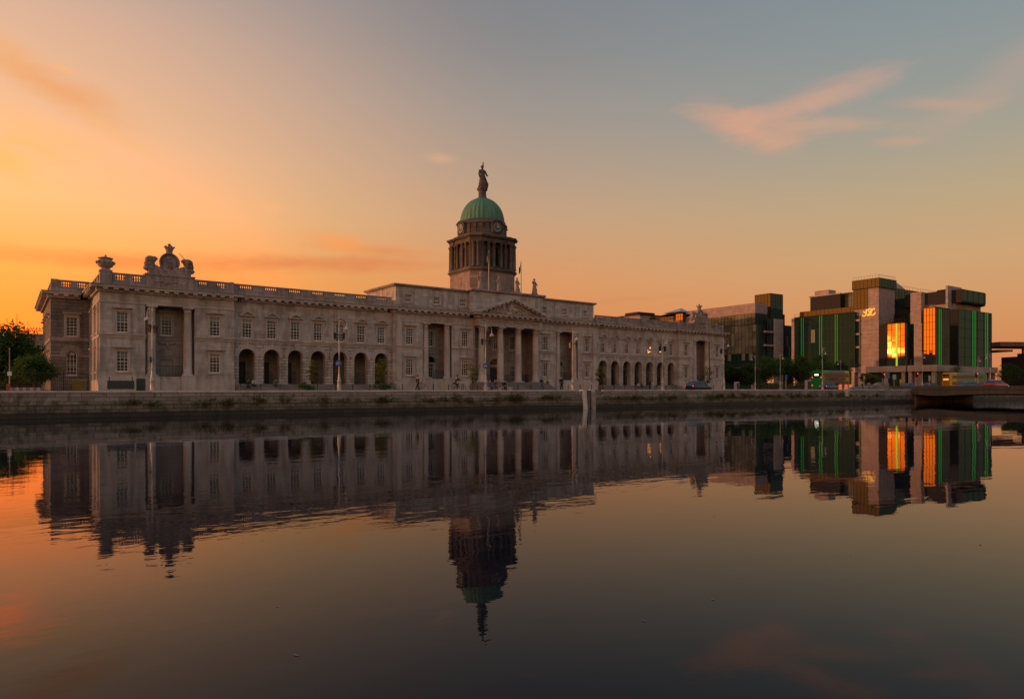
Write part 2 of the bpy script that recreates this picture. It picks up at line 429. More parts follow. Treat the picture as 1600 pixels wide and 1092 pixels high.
# ---------------- pavilions
def pavilion(sg):
    a, b = (-PX0, -PX1) if sg < 0 else (PX1, PX0); c = (a+b)/2
    mb = MB(); hw = 2.7
    wx = [c-5.05, c+5.05]
    holes = [(x-.6, x+.6, z, z+2.38) for x in wx for z in (UZ, LZ)]
    mb.wall(a, c-hw, 0, 10.2, 0, [h for h in holes if h[0] < c]); mb.wall(c+hw, b, 0, 10.2, 0, [h for h in holes if h[0] > c])
    mb.wall(c-hw, c+hw, 0, 1.75, 0.0); mb.face([(c-hw, 0, 1.75), (c+hw, 0, 1.75), (c+hw, .5, 1.75), (c-hw, .5, 1.75)])
    mb.wall(a, b, 10.2, 11.42, -.0)
    xo, xi = (a, b) if sg < 0 else (b, a)
    if sg < 0:   # outer end wall turns with windows and pilasters, lit by the sunset
        T = lambda p: (a+p[1], p[0], p[2]) 
        mb.wall(0, 16, 0, 11.42, 0, [(2.2, 3.4, z, z+2.38) for z in (UZ, LZ)]+[(6.7, 7.9, z, z+2.38) for z in (UZ, LZ)], T=lambda p: (a+p[1], p[0], p[2]))
        mb.face([(b, 0, 0), (b, 16, 0), (b, 16, 12.2), (b, 0, 12.2)])
    else:
        mb.face([(b, 0, 0), (b, 16, 0), (b, 16, 11.42), (b, 0, 11.42)]); mb.face([(a, 0, 0), (a, 0, 12.2), (a, 16, 12.2), (a, 16, 0)])
    mb.face([(a, 16, 0), (a, 16, 12), (b, 16, 12), (b, 16, 0)])
    mb.face([(a, .89, 12.1), (b, .89, 12.1), (b, 16, 12.1), (a, 16, 12.1)])
    part(mb, 'pavilion_wall', M['ashlar'])
    t = MB()
    for x0, x1 in ((a, c-hw), (c+hw, b)):
        t.box(x0-.06, x1+.06, -.09, -.001, 6.22, 6.5); t.box(x0-.1, x1+.1, -.24, -.001, 6.5, 6.62)
        t.box(x0-.1, x1+.1, -.12, -.001, 0.0, 1.32); t.box(x0-.08, x1+.08, -.09, -.001, 1.321, 1.45)
    t.box(c-hw+.101, c+hw-.101, -.13, -.001, 0, 1.45); t.box(c-hw+.101, c+hw-.101, -.2, .3, 1.751, 1.85) if False else None
    for sg2 in (-1, 1): t.box(c+sg2*2.0-.85, c+sg2*2.0+.85, -.3, -.131, 0, 1.72)
    t.box(a-.05, b+.05, -.08, -.001, 10.2, 10.42); 
    if sg < 0:
        t.box(a-.09, a-.001, .001, 16, 6.22, 6.5); t.box(a-.12, a-.001, .001, 16, 0, 1.32); t.box(a-.08, a-.001, .001, 16, 10.2, 10.42)
        for yy in (.7, 1.55, 4.2, 5.2, 6.1, 8.6, 9.5): t.box(a-.16, a-.001, yy, yy+.5, 1.321, 6.219); t.box(a-.16, a-.001, yy, yy+.5, 6.501, 10.199)
    part_lr(t, 'string_course', M['trim'], c)
    k = MB(); cornice_run(a, b, 0, k, (1, 1)); cornice_side(xo, sg, .901, 16, k)
    part(k, 'cornice', M['trim'])
    for x in wx:
        window(CH, x, 0, UZ); window(CH, x, 0, LZ)
    if sg < 0:
        for yy in (2.8, 7.3):
            for z in (UZ, LZ): window(CH, a, yy, z, rz=-PI/2, blind=False)
    loggia(c, hw, 2.0, False)
    # parapet with balustrade left and right of the crest pedestal
    balustrade(a+1.25, c-2.65, .25, 2); balustrade(c+2.65, b-.5, .25, 2)
    d = MB()
    for x0, x1 in (((a+.1, a+1.25), (b-.5, b-.02)) if sg < 0 else ((b-1.25+.0, b-.1),)): 
        pass
    d.box(a+.05, a+1.249, -.08, 1.1, 12.2, 13.72); d.box(a, a+1.3, -.13, 1.15, 13.72, 13.9)
    d.box(b-.499, b-.02, .0, .6, 12.2, 13.75)
    part_lr(d, 'pedestal', M['trim_dark'], c)
    balustrade(1.16, 15.5, (a+.3 if sg < 0 else b-.4), 5, 'y')
    p = MB(); p.box(c-2.64, c+2.64, -.1, 1.6, 12.2, 13.75); p.box(c-2.75, c+2.75, -.2, 1.7, 13.751, 13.95); p.box(c-2.3, c+2.3, .0, 1.5, 13.951, 14.5)
    p.box(c-1.9, c+1.9, -.16, -.101, 12.6, 13.5)
    for q in range(7): p.ell((c-1.5+q*.5, -.18, 13.0+.12*math.sin(q*2)), (.3, .08, .16))
    part(p, 'crest_pedestal', M['sculpt'])
    crest(c)
def crest(c):
    """carved shield with crown between two recumbent beasts"""
    mb = MB(); y = .7
    mb.ell((c, y, 15.55), (1.12, .38, 1.2), 20, 10); 
    ring = [(c+1.02*math.cos(2*PI*k/24), y-.30, 15.5+1.08*math.sin(2*PI*k/24)) for k in range(25)]
    mb.tube(ring, .12, 6)
    mb.ell((c, y-.30, 15.45), (.78, .12, .9), 14, 6)
    for q in range(10): mb.ell((c+random.uniform(-.5, .5), y-.4, 15.45+random.uniform(-.6, .6)), (.18, .06, .14), 7, 4)
    mb.loft([[(c-1.9, y-.4, 14.5), (c+1.9, y-.4, 14.5), (c+1.9, y+.4, 14.5), (c-1.9, y+.4, 14.5)], [(c-1.0, y-.3, 15.0), (c+1.0, y-.3, 15.0), (c+1.0, y+.3, 15.0), (c-1.0, y+.3, 15.0)]])
    mb.lathe([(.40, 16.6), (.36, 16.8), (.38, 16.95), (.56, 17.4), (.52, 17.42), (.26, 17.30), (.1, 17.34), (.09, 17.5), (.2, 17.62), (.2, 17.78), (.08, 17.85)], c, y, 0, 10)
    for k in range(5): mb.ell((c+.54*math.cos(2*PI*k/5), y+.54*math.sin(2*PI*k/5), 17.44), (.11, .11, .14), 6, 4)
    for sg in (-1, 1):
        x = c+sg*2.0
        pts = [(x+sg*.15, y, 14.7), (x+sg*.15, y, 15.2), (x+sg*.05, y-.05, 15.7), (x-sg*.3, y-.1, 15.85)]
        for p_, r_ in zip(pts, ((.72, .5, .4), (.62, .46, .5), (.62, .46, .48), (.45, .34, .28))): mb.ell(p_, r_, 9, 6)
        mb.ell((x-sg*.62, y-.2, 14.75), (.45, .22, .2), 8, 5); mb.ell((x-sg*.5, y+.2, 14.95), (.38, .2, .22), 8, 5)
        for q in range(14): mb.ell((x+random.uniform(-.45, .45)+sg*.12, y+random.uniform(-.42, .3), 14.7+random.uniform(0, 1.25)), (.17, .15, .14), 6, 4)
        if sg > 0: mb.tube([(x-.1, y-.1, 15.9), (x-1.0, y-.1, 16.85)], [.06, .025], 5)
    o = part(mb, 'heraldic_sculpture', M['sculpt'])
def urn(x, y, z):
    mb = MB()
    mb.lathe([(.55, 0), (.55, .12), (.42, .18), (.45, .26), (.70, .42), (.82, .62), (.86, .9), (.84, 1.02), (.74, 1.06), (.66, 1.2), (.68, 1.3), (.78, 1.34), (.78, 1.42), (.5, 1.5), (.2, 1.56), (.1, 1.62), (.13, 1.7), (.05, 1.8)], x, y, z, 18)
    for k in range(10):
        a = 2*PI*k/10; mb.ell((x+.86*math.cos(a), y+.86*math.sin(a), z+.88), (.16, .16, .2), 6, 4)
    part(mb, 'urn', M['sculpt'])
for sg in (-1, 1): pavilion(sg)
urn(-PX0+.65, .5, 13.9)

# ---------------- wings: seven arched bays each
BAY = 3.143
def wing(sg):
    a, b = (-PX1, -CX) if sg < 0 else (CX, PX1); c = (a+b)/2
    cs = [c+BAY*(i-3) for i in range(7)]
    mb = MB()
    mb.wall(a, b, 6.2, 11.42, WY, [(x-.6, x+.6, UZ, UZ+2.38) for x in cs])
    mb.face([(a, .89+WY, 12.1), (b, .89+WY, 12.1), (b, 14, 12.1), (a, 14, 12.1)]); mb.face([(a, 14, 0), (a, 14, 12.1), (b, 14, 12.1), (b, 14, 0)])
    part(mb, 'wing_wall', M['ashlar'])
    ar = MB(); ar.wall(a, b, .9, 6.2, WY, [(x-1.02, x+1.02, .9, 5.42, True) for x in cs], depth=.95)
    part(ar, 'arcade_wall', M['rustic'])
    vs = MB()
    for x in cs:
        for k in range(13):
            t0, t1 = PI*(k+.06)/13, PI*(k+.94)/13; r0, r1 = 1.03, 1.62+(.14 if k == 6 else (.1 if k % 2 == 0 else 0))
            z0 = 5.42-1.02
            P = [(x+r*math.cos(t), z0+r*math.sin(t)) for r, t in ((r0, t0), (r1, t0), (r1, t1), (r0, t1))]
            if max(p[0] for p in P) > b or min(p[0] for p in P) < a: continue
            P = [(p[0], min(p[1], 6.15)) for p in P]
            vs.prism(P[::-1], WY-.05-(.05 if k == 6 else 0), WY+.0)
    part(vs, 'voussoirs', M['trim'])
    bw = MB(); y1 = 5.0
    bw.wall(a, b, .9, 5.7, y1, [(x-.3, x+1.0, .9, 3.9) for x in cs] , depth=.35)
    bw.face([(a, -.3, .9), (b, -.3, .9), (b, y1, .9), (a, y1, .9)]); bw.face([(a, y1, 5.7), (b, y1, 5.7), (b, WY+.95, 5.7), (a, WY+.95, 5.7)])
    bw.face([(a, WY+.95, 5.42), (b, WY+.95, 5.42), (b, WY+.95, 5.7), (a, WY+.95, 5.7)])
    bw.face([(a+.01, WY, .9), (a+.01, y1, .9), (a+.01, y1, 5.7), (a+.01, WY, 5.7)]); bw.face([(b-.01, y1, .9), (b-.01, WY, .9), (b-.01, WY, 5.7), (b-.01, y1, 5.7)])
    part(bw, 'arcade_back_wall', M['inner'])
    for x in cs:
        d = MB(); d.box(x-.3, x+1.0, y1+.2, y1+.3, .9, 3.9); d.box(x-.2, x+.3, y1+.16, y1+.199, 1.1, 2.2); d.box(x+.4, x+.9, y1+.16, y1+.199, 1.1, 2.2); d.box(x-.2, x+.3, y1+.16, y1+.199, 2.4, 3.7); d.box(x+.4, x+.9, y1+.16, y1+.199, 2.4, 3.7)
        part(d, 'door', M['door'])
        r = MB(); railing_mb(r, x-1.0, x+1.0, 3.4, .9, 2.55, .13); part(r, 'railing', M['iron'])
    t = MB(); t.box(a, b, WY-.07, WY-.001, 6.24, 6.5); t.box(a, b, WY-.22, WY-.001, 6.5, 6.62); t.box(a, b, WY-.04, WY-.001, 6.621, 6.74)
    t.box(a, b, WY-.05, WY-.001, 10.55, 10.72) if False else None
    part(t, 'string_course', M['trim'])
    k = MB(); a2, b2 = (a+.9, b-.9)
    cornice_run(a+(.92 if sg < 0 else .92), b-.92, WY, k); part(k, 'cornice', M['trim'])
    bal_a, bal_b = a+.02, b-.02
    balustrade(bal_a, bal_b, WY+.25, 7)
    for i, x in enumerate(cs):
        w = window(CH, x, WY, UZ, hood='ped')
        if sg > 0 and i in (4, 5):  # glowing patches stand in for sun reflected in these two windows
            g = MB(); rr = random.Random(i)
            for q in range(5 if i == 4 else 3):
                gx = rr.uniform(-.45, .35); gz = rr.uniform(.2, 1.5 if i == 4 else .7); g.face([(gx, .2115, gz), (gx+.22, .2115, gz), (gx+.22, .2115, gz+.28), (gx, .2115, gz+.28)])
            g.build('sun_glint', M['glow'], w)
    st = MB(); n = 5
    for i in range(n): st.box(a+.16, b-.16, -.3-.34*(i+1), (-.3 if i == 0 else -.3-.34*i), 0, .9-.9*(i+1)/(n+1))
    st.box(a+.16, b-.16, -.3, -.0, 0, .896); st.box(a+.001, b-.001, 0.0, WY+.9, 0, .896)
    part(st, 'steps', M['paving'])
M['glow'] = emit('emissive_sun_glint', (1.0, .36, .08), 3.0)  # emission paints the sun's reflection on the panes, no lamp inside
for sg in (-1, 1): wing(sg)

# ---------------- centre block, portico, attic
LC, LH = 13.1, 2.55
POR = 6.35
mb = MB()
for sg in (-1, 1):
    def S(x0, x1): return (x0, x1) if sg > 0 else (-x1, -x0)
    for x0, x1, wx in ((POR, LC-LH, 8.1), (LC+LH, CX, 17.85)):
        a, b = S(x0, x1); x = sg*wx
        mb.wall(a, b, 0, 10.2, 0, [(x-.6, x+.6, z, z+2.38) for z in (UZ, LZ)])
    a, b = S(LC-LH, LC+LH); mb.wall(a, b, 0, 1.75, 0); mb.face([(a, 0, 1.75), (b, 0, 1.75), (b, .5, 1.75), (a, .5, 1.75)])
    a, b = S(POR, CX); mb.wall(a, b, 10.2, 11.42, 0)
    x = sg*CX; q = [(x, 0, 0), (x, 14, 0), (x, 14, 12.2), (x, 0, 12.2)]; mb.face(q)
mb.face([(-CX, 14, 0), (-CX, 14, 12.2), (CX, 14, 12.2), (CX, 14, 0)])
mb.face([(-CX, .89, 12.1), (CX, .89, 12.1), (CX, 14, 12.1), (-CX, 14, 12.1)])
part(mb, 'centre_wall', M['ashlar'])
t = MB()
for sg in (-1, 1):
    for x0, x1 in ((POR+.3, LC-LH), (LC+LH, CX)):
        a, b = (x0, x1) if sg > 0 else (-x1, -x0)
        t.box(a, b, -.08, -.001, 6.22, 6.5); t.box(a, b, -.24, -.001, 6.5, 6.62); t.box(a, b, -.12, -.001, 0, 1.32); t.box(a, b, -.09, -.001, 1.321, 1.45)
    a, b = (LC-LH, LC+LH) if sg > 0 else (-LC-LH, -LC+LH)
    t.box(a+.001, b-.001, -.11, -.001, 0, 1.45)
    for k in (-1, 1): t.box(sg*LC+k*1.9-.8, sg*LC+k*1.9+.8, -.3, -.131, 0, 1.72)
    a, b = (POR+.3, CX) if sg > 0 else (-CX, -POR-.3)
    t.box(a, b, -.08, -.001, 10.2, 10.42)
    for p0 in (19.2, 16.0):     # flat pilasters at the ends
        a, b = (p0, p0+.95) if sg > 0 else (-p0-.95, -p0)
        if p0 > 18: t.box(a, b, -.14, -.002, 1.451, 6.219); t.box(a, b, -.14, -.002, 6.621, 10.199)
part_lr(t, 'string_course', M['trim'])
for sg in (-1, 1):
    for wx in (8.1, 17.85):
        window(CH, sg*wx, 0, UZ); window(CH, sg*wx, 0, LZ)
    loggia(sg*LC, LH, 1.9, True)
k = MB(); cornice_run(-CX, -POR-.9-.2, 0, k, (1, 0)); cornice_run(POR+.9+.2, CX, 0, k, (0, 1)); part_lr(k, 'cornice', M['trim'])
# portico
PY = -1.3
mb = MB(); y1 = 3.4
for sg in (-1, 1):
    x = sg*POR
    q = [(x, PY+.1, 1.3), (x, y1, 1.3), (x, y1, 10.2), (x, PY+.1, 10.2)]
    mb.box(*sorted((sg*POR, sg*(POR+.28))), -.12, 0.0, 1.3, 10.2)
    mb.face([(sg*(POR-.0), 0, 1.3), (sg*POR, y1, 1.3), (sg*POR, y1, 10.2), (sg*POR, 0, 10.2)])
holes = [(-1.0, 1.0, 1.3, 3.75), (-1.0, 1.0, 4.3, 5.3, True)] + [(x-.6, x+.6, UZ, UZ+2.38) for x in (-3.7, 0, 3.7)] + [(x-.6, x+.6, LZ, LZ+2.38) for x in (-3.7, 3.7)]
mb.wall(-POR, POR, 1.3, 10.2, y1, holes)
mb.box(-POR, POR, y1-.1, y1-.001, 6.2, 6.5); mb.box(-1.2, 1.2, y1-.1, y1-.001, 3.95, 4.2)
mb.face([(-POR, y1, 10.2), (POR, y1, 10.2), (POR, PY+.4, 10.2), (-POR, PY+.4, 10.2)])
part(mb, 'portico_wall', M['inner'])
for x in (-3.7, 0, 3.7):
    window(CH, x, y1, UZ, hood='none')
    if x: window(CH, x, y1, LZ, hood='flat')
d = MB(); d.box(-1, 1, y1+.2, y1+.3, 1.3, 3.75)
for k in (-1, 1):
    for z0, z1 in ((1.5, 2.3), (2.5, 3.6)): d.box(k*.5-.36, k*.5+.36, y1+.16, y1+.199, z0, z1)
part(d, 'door', M['door'])
g = MB(); g.face([(-1, y1+.25, 4.3), (1, y1+.25, 4.3)] + [(math.cos(PI*k/12), y1+.25, 4.3+math.sin(PI*k/12)) for k in range(13)]); part(g, 'fanlight', M['pane'])
for x in (-5.45, -1.82, 1.82, 5.45): column(x, PY+.62, 1.3, 10.2, .56)
r = MB(); railing_mb(r, -POR+.3, -1.2, y1-1.2, 1.3, 2.6, .15); railing_mb(r, 1.2, POR-.3, y1-1.2, 1.3, 2.6, .15); part(r, 'railing', M['iron'])
e = MB(); e.box(-POR-.1, POR+.1, PY, 0.0, 10.2, 10.62); e.box(-POR-.16, POR+.16, PY-.06, -.0, 10.621, 10.75); e.box(-POR-.1, POR+.1, PY+.02, 0, 10.751, 11.42)
for i in range(8):          # ox heads and swags of the frieze
    x = -5.45+i*1.557; e.ell((x, PY-.02, 11.15), (.22, .16, .26), 8, 5)
    if i < 7: e.tube([(x+1.557*q/8, PY-.03, 11.2-.28*math.sin(PI*q/8)) for q in range(9)], .1, 5)
part(e, 'entablature', M['trim'])
k = MB(); cornice_run(-POR-.18, POR+.18, PY, k, (1, 1)); part(k, 'cornice', M['trim'])
# pediment: raking cornice on a carved tympanum
pe = MB(); hw = POR+1.15; zb = 12.2; zt = 15.0
pe.prism([(-hw+.6, zb), (hw-.6, zb), (0, zt-.45)], PY-.12, .6)
sl = (zt-zb)/hw
for sg in (-1, 1):
    q = [(sg*(hw+.1), zb+.001), (sg*(hw-.9), zb+.001), (0, zt-.36), (0, zt)]
    pe.prism(q if sg < 0 else q[::-1], PY-1.0, .9)
    q = [(sg*(hw-.9), zb+.001), (sg*(hw-1.35), zb+.001), (0, zt-.54), (0, zt-.361)]
    pe.prism(q if sg < 0 else q[::-1], PY-.45, .6)
    n = 7
    for i in range(n):
        x = (hw-1.6)*(i+.5)/n; z = zt-.40-x*(zt-.36-zb)/(hw-.9)
        q = [(sg*(x-.2), z+.2*sl), (sg*(x+.2), z-.2*sl), (sg*(x+.2), z-.2*sl-.2), (sg*(x-.2), z+.2*sl-.2)]
        pe.prism(q[::-1] if sg > 0 else q, PY-.9, PY-.451)
part(pe, 'pediment', M['trim'])
tg = MB(); rr = random.Random(3)
for i in range(90):
    x = rr.uniform(-4.6, 4.6); top = (zt-.95-zb)*(1-abs(x)/5.2)
    if top < .15: continue
    z = zb+.1+rr.random()*top; s_ = rr.uniform(.12, .26)
    tg.ell((x, PY-.2, z), (s_, .2, s_*rr.uniform(.8, 1.6)), 7, 5)
part(tg, 'tympanum_carving', M['sculpt'])
st = MB(); st.box(-POR-.9, POR+.9, PY-.9, 0, 0, 1.12); st.box(-POR, POR, PY-.2, 3.6, 1.121, 1.298)
for i in range(6): st.box(-POR-.9, POR+.9, PY-.9-.34*(i+1), PY-.9-.34*i, 0, 1.12-1.12*(i+1)/7)
part(st, 'steps', M['paving'])
# attic storey over the centre
AX, AY0, AY1, AT = 19.9, .5, 10.5, 15.45
mb = MB(); aw = [17.8, 12.95, 8.2]
for sg in (-1, 1):
    a, b = (7.2, AX) if sg > 0 else (-AX, -7.2)
    mb.wall(a, b, 12.2, AT, AY0, [(sg*x-.55, sg*x+.55, 13.2, 14.3) for x in aw])
    mb.face([(sg*AX, AY0, 12.1), (sg*AX, AY1, 12.1), (sg*AX, AY1, AT), (sg*AX, AY0, AT)])
    mb.face([(sg*7.2, AY0, 12.2), (sg*7.2, -.5, 12.2), (sg*7.2, -.5, AT+.2), (sg*7.2, AY0, AT+.2)])
mb.face([(-7.2, -.5, 12.2), (7.2, -.5, 12.2), (7.2, -.5, AT+.2), (-7.2, -.5, AT+.2)])
mb.face([(-AX, AY1, 12.1), (-AX, AY1, AT), (AX, AY1, AT), (AX, AY1, 12.1)])
part(mb, 'attic_wall', M['ashlar'])
for sg in (-1, 1):
    for x in aw: window(CH, sg*x, AY0, 13.2, 1.1, 1.1, 3, 3, 'none')
k = MB()
for sg in (-1, 1):
    a, b = (7.5, AX+.35) if sg > 0 else (-AX-.35, -7.5)
    k.box(a, b, AY0-.2, AY1+.2, AT, AT+.12); k.box(a-(.1 if sg < 0 else 0), b+(.1 if sg > 0 else 0), AY0-.38, AY1+.38, AT+.121, AT+.34)
    a, b = (7.21, AX) if sg > 0 else (-AX, -7.21); k.box(a, b, AY0-.1, AY0-.001, 12.2, 12.75)
k.box(-7.5, 7.5, -.75, AY1, AT+.2, AT+.32); k.box(-7.6, 7.6, -.93, AY1, AT+.321, AT+.58)
part(k, 'attic_cornice', M['trim_dark'])
# ---------------- dome over the centre
DY = 7.2
def octo(L, c): return [(-L, DY-(L-c)), (-(L-c), DY-L), (L-c, DY-L), (L, DY-(L-c)), (L, DY+L-c), (L-c, DY+L), (-(L-c), DY+L), (-L, DY+(L-c))]
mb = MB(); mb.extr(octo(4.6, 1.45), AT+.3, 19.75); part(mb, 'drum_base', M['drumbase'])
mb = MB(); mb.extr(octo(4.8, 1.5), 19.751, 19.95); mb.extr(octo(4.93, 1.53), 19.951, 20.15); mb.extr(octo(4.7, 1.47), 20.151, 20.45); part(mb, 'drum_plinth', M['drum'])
def bowed(L, c, bow):
    """octagon whose four long sides bow outwards between corner piers"""
    pts = []
    for q in range(4):
        rot = q*PI/2; cs, sn = math.cos(rot), math.sin(rot)
        loc = [(-(L-c), -L), (-(L-c)+1.2, -L)]
        half = L-c-1.2
        loc += [(-half+2*half*k/10, -L+.25-bow*math.sin(PI*k/10)) for k in range(11)]
        loc += [(L-c-1.2, -L), (L-c, -L)]
        pts += [(cs*x-sn*y, DY+sn*x+cs*y) for x, y in loc]
    return pts
mb = MB(); mb.extr(octo(3.9, 1.2), 20.451, 24.6)
for q in range(4):
    cs, sn = math.cos(q*PI/2), math.sin(q*PI/2)
    def rt(x, y): return (cs*x-sn*y, DY+sn*x+cs*y)
    # corner pier and tall windows between
    P = [rt(-4.5, -3.25), rt(-3.25, -4.5), rt(-2.75, -4.0), rt(-4.0, -2.75)]
    mb.extr(P, 20.451, 24.6)
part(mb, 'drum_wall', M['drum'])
for q in range(4):
    cs, sn = math.cos(q*PI/2), math.sin(q*PI/2)
    for x, y in ((-4.2, -3.65), (-3.65, -4.2), (-2.95, -4.3), (-1.7, -4.38), (-.75, -4.55), (.75, -4.55), (1.7, -4.38), (2.95, -4.3)):
        X, Y = cs*x-sn*y, DY+sn*x+cs*y
        c_ = MB(); c_.lathe([(.34, 0), (.34, .12), (.27, .2), (.26, 1.5), (.225, 3.75), (.27, 3.8), (.36, 4.0), (.36, 4.15)], X, Y, 20.451, 12); part(c_, 'drum_column', M['drum'])
    for x in (-1.25, 0, 1.25)[1:2]:
        w = MB(); w.box(-.5, .5, -3.96, -3.92, 21.0, 24.0); w.box(-.03, .03, -4.0, -3.961, 21, 24)
        w.v = [(cs*p[0]-sn*p[1], DY+sn*p[0]+cs*p[1], p[2]) for p in w.v]
        part(w, 'drum_window', M['pane'])
mb = MB(); mb.extr(bowed(4.68, 1.45, .42), 24.6, 25.05); mb.extr(bowed(4.63, 1.43, .4), 25.051, 25.35); mb.extr(bowed(4.92, 1.52, .46), 25.351, 25.5); mb.extr(bowed(5.05, 1.56, .48), 25.501, 25.72); mb.extr(bowed(4.45, 1.4, .3), 25.721, 25.95)
part(mb, 'drum_entablature', M['drum'])
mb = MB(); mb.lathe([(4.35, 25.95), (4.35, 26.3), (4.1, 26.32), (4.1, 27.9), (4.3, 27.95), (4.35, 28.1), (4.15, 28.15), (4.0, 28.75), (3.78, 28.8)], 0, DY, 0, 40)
for k in range(24):
    a = 2*PI*(k+.5)/24
    M_ = Matrix.Translation((0, DY, 0)) @ Matrix.Rotation(a, 4, 'Z')
    mb.box(4.05, 4.2, -.28, .28, 26.32, 27.9, M=M_)
part(mb, 'clock_stage', M['drum'])
M['clock'] = plain('clock_face_stone', (0.10, 0.085, 0.08), 0.7); M['hand'] = plain('clock_numerals', (0.75, 0.72, 0.66), 0.5)
for q in range(4):
    rot = q*PI/2-PI/2; M_ = Matrix.Translation((0, DY, 0)) @ Matrix.Rotation(rot, 4, 'Z')
    c_ = MB(); c_.box(3.9, 4.42, -1.0, 1.0, 26.32, 28.0, M=M_)
    hd = [(4.5, -1.15+2.3*k/8, 28.0+.45*math.sin(PI*k/8)) for k in range(9)]
    c_.tube([M_ @ Vector(p) for p in hd], .16, 6)
    Mc = M_ @ Matrix.Translation((4.43, 0, 27.22)) @ Matrix.Rotation(PI/2, 4, 'Y')
    ring = [Mc @ Vector((.82*math.cos(2*PI*k/24), .82*math.sin(2*PI*k/24), .03)) for k in range(25)]
    c_.tube(ring, .07, 6); ck = part(c_, 'clock', M['drum'])
    f = MB(); f.face([Mc @ Vector((.78*math.cos(-2*PI*k/24), .78*math.sin(-2*PI*k/24), .02)) for k in range(24)][::-1]); f.build('dial', M['clock'], ck)
    h = MB()
    for k in range(12):
        a = 2*PI*k/12; Mk = Mc @ Matrix.Rotation(a, 4, 'Z'); h.box(.56, .74, -.035, .035, .03, .05, M=Mk)
    h.box(-.06, .62, -.03, .03, .052, .07, M=Mc @ Matrix.Rotation(R(-200), 4, 'Z')); h.box(-.06, .42, -.045, .045, .052, .07, M=Mc @ Matrix.Rotation(R(115), 4, 'Z'))
    h.build('clock_hands', M['hand'], ck)
mb = MB(); NR = 32; prof = []
for k in range(13):
    t = k/12*R(83); prof.append((3.72*math.cos(t), 28.75+4.35*math.sin(t)))
seg = NR*6; rings = []
for r_, z in prof:
    ring = []
    for j in range(seg):
        ph = (j % 6); rr_ = r_*(1+(.034 if ph == 0 else (.010 if ph in (1, 5) else 0)))
        ring.append((rr_*math.cos(2*PI*j/seg), DY+rr_*math.sin(2*PI*j/seg), z))
    rings.append(ring)
mb.loft(rings, 0, True); part(mb, 'dome', M['copper'])
mb = MB(); mb.lathe([(.82, 32.95), (.8, 33.2), (.70, 33.3), (.66, 34.2), (.68, 34.3), (.88, 34.4), (.88, 34.55), (.6, 34.62)], 0, DY, 0, 16); part(mb, 'statue_pedestal', M['drum'])

# ---------------- west range, set back beyond the left pavilion
WBX0, WBX1, WBY0, WBY1 = -61.7, -57.5, 10.0, 32.0
mb = MB(); mb.wall(WBX0, WBX1-.02, 0, 11.42, WBY0, [(-60.1, -58.9, UZ-.05, UZ+2.33), (-60.05, -58.95+.0, 1.95, 5.0, True)])
mb.wall(-WBY1, -WBY0, 0, 11.42, 0, [(-y-.6, -y+.6, z, z+2.38) for y in (13.5, 18, 22.5, 27) for z in (UZ, LZ)], T=lambda p: (WBX0+p[1], -p[0], p[2]))
mb.face([(WBX0, WBY1, 0), (WBX0, WBY1, 12), (-57.5, WBY1, 12), (-57.5, WBY1, 0)]); mb.face([(WBX0, WBY0+.89, 12.1), (-57.5, WBY0+.89, 12.1), (-57.5, WBY1, 12.1), (WBX0, WBY1, 12.1)])
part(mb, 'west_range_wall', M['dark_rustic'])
window(CH, -59.5, WBY0, UZ-.05, blind=False); window(CH, -59.5, WBY0, 1.95, 1.1, 3.05, 3, 5, 'none', arched=True)
for y in (13.5, 18, 22.5, 27):
    for z in (UZ, LZ): window(CH, WBX0, y, z, rz=-PI/2, blind=False)
t = MB(); t.box(WBX0-.1, WBX1-.1, WBY0-.1, WBY0-.001, 6.15, 6.62); t.box(WBX0-.1, WBX0-.001, WBY0, WBY1, 6.15, 6.62)
t.box(WBX0-.06, -60.15, WBY0-.06, WBY0-.002, 4.2, 4.5); t.box(-58.85, WBX1-.15, WBY0-.06, WBY0-.002, 4.2, 4.5); t.box(WBX0-.06, WBX0-.002, WBY0, WBY1, 4.2, 4.5)
for k in range(11):
    t0, t1 = PI*(k+.05)/11, PI*(k+.95)/11; P = [(-59.5+r*math.cos(a), 4.45+r*math.sin(a)) for r, a in ((.58, t0), (1.25, t0), (1.25, t1), (.58, t1))]; t.prism(P[::-1], WBY0-.05, WBY0-.003)
part(t, 'string_course', M['trim_dark'])
k = MB(); cornice_run(WBX0, WBX1-1.1, WBY0, k, (1, 0)); cornice_side(WBX0, -1, WBY0+.901, WBY1, k); part(k, 'cornice', M['trim'])
balustrade(WBX0+.8, WBX1-.1, WBY0+.25, 2); balustrade(WBY0+.8, WBY1-.2, WBX0+.3, 7, 'y')
d = MB(); d.box(WBX0+.02, WBX0+.799, WBY0, WBY0+.799, 12.2, 13.75); part(d, 'pedestal', M['trim_dark'])

# ---------------- ranges round the rear courtyard (their parapets stand between the sun and the trees to the east)
mb = MB(); mb.box(42.9, 57.4, 16.01, 60, 0, 12.2); mb.box(-57.4, 42.85, 48, 60, 0, 12.2); part(mb, 'rear_range_wall', M['ashlar'])
mb = MB(); mb.box(57.0, 57.4, 16.01, 60, 12.201, 13.7); mb.box(42.9, 43.3, 16.01, 59.5, 12.201, 13.7); mb.box(-57.4, 42.85, 59.6, 60, 12.201, 13.7); part(mb, 'parapet', M['trim_dark'])

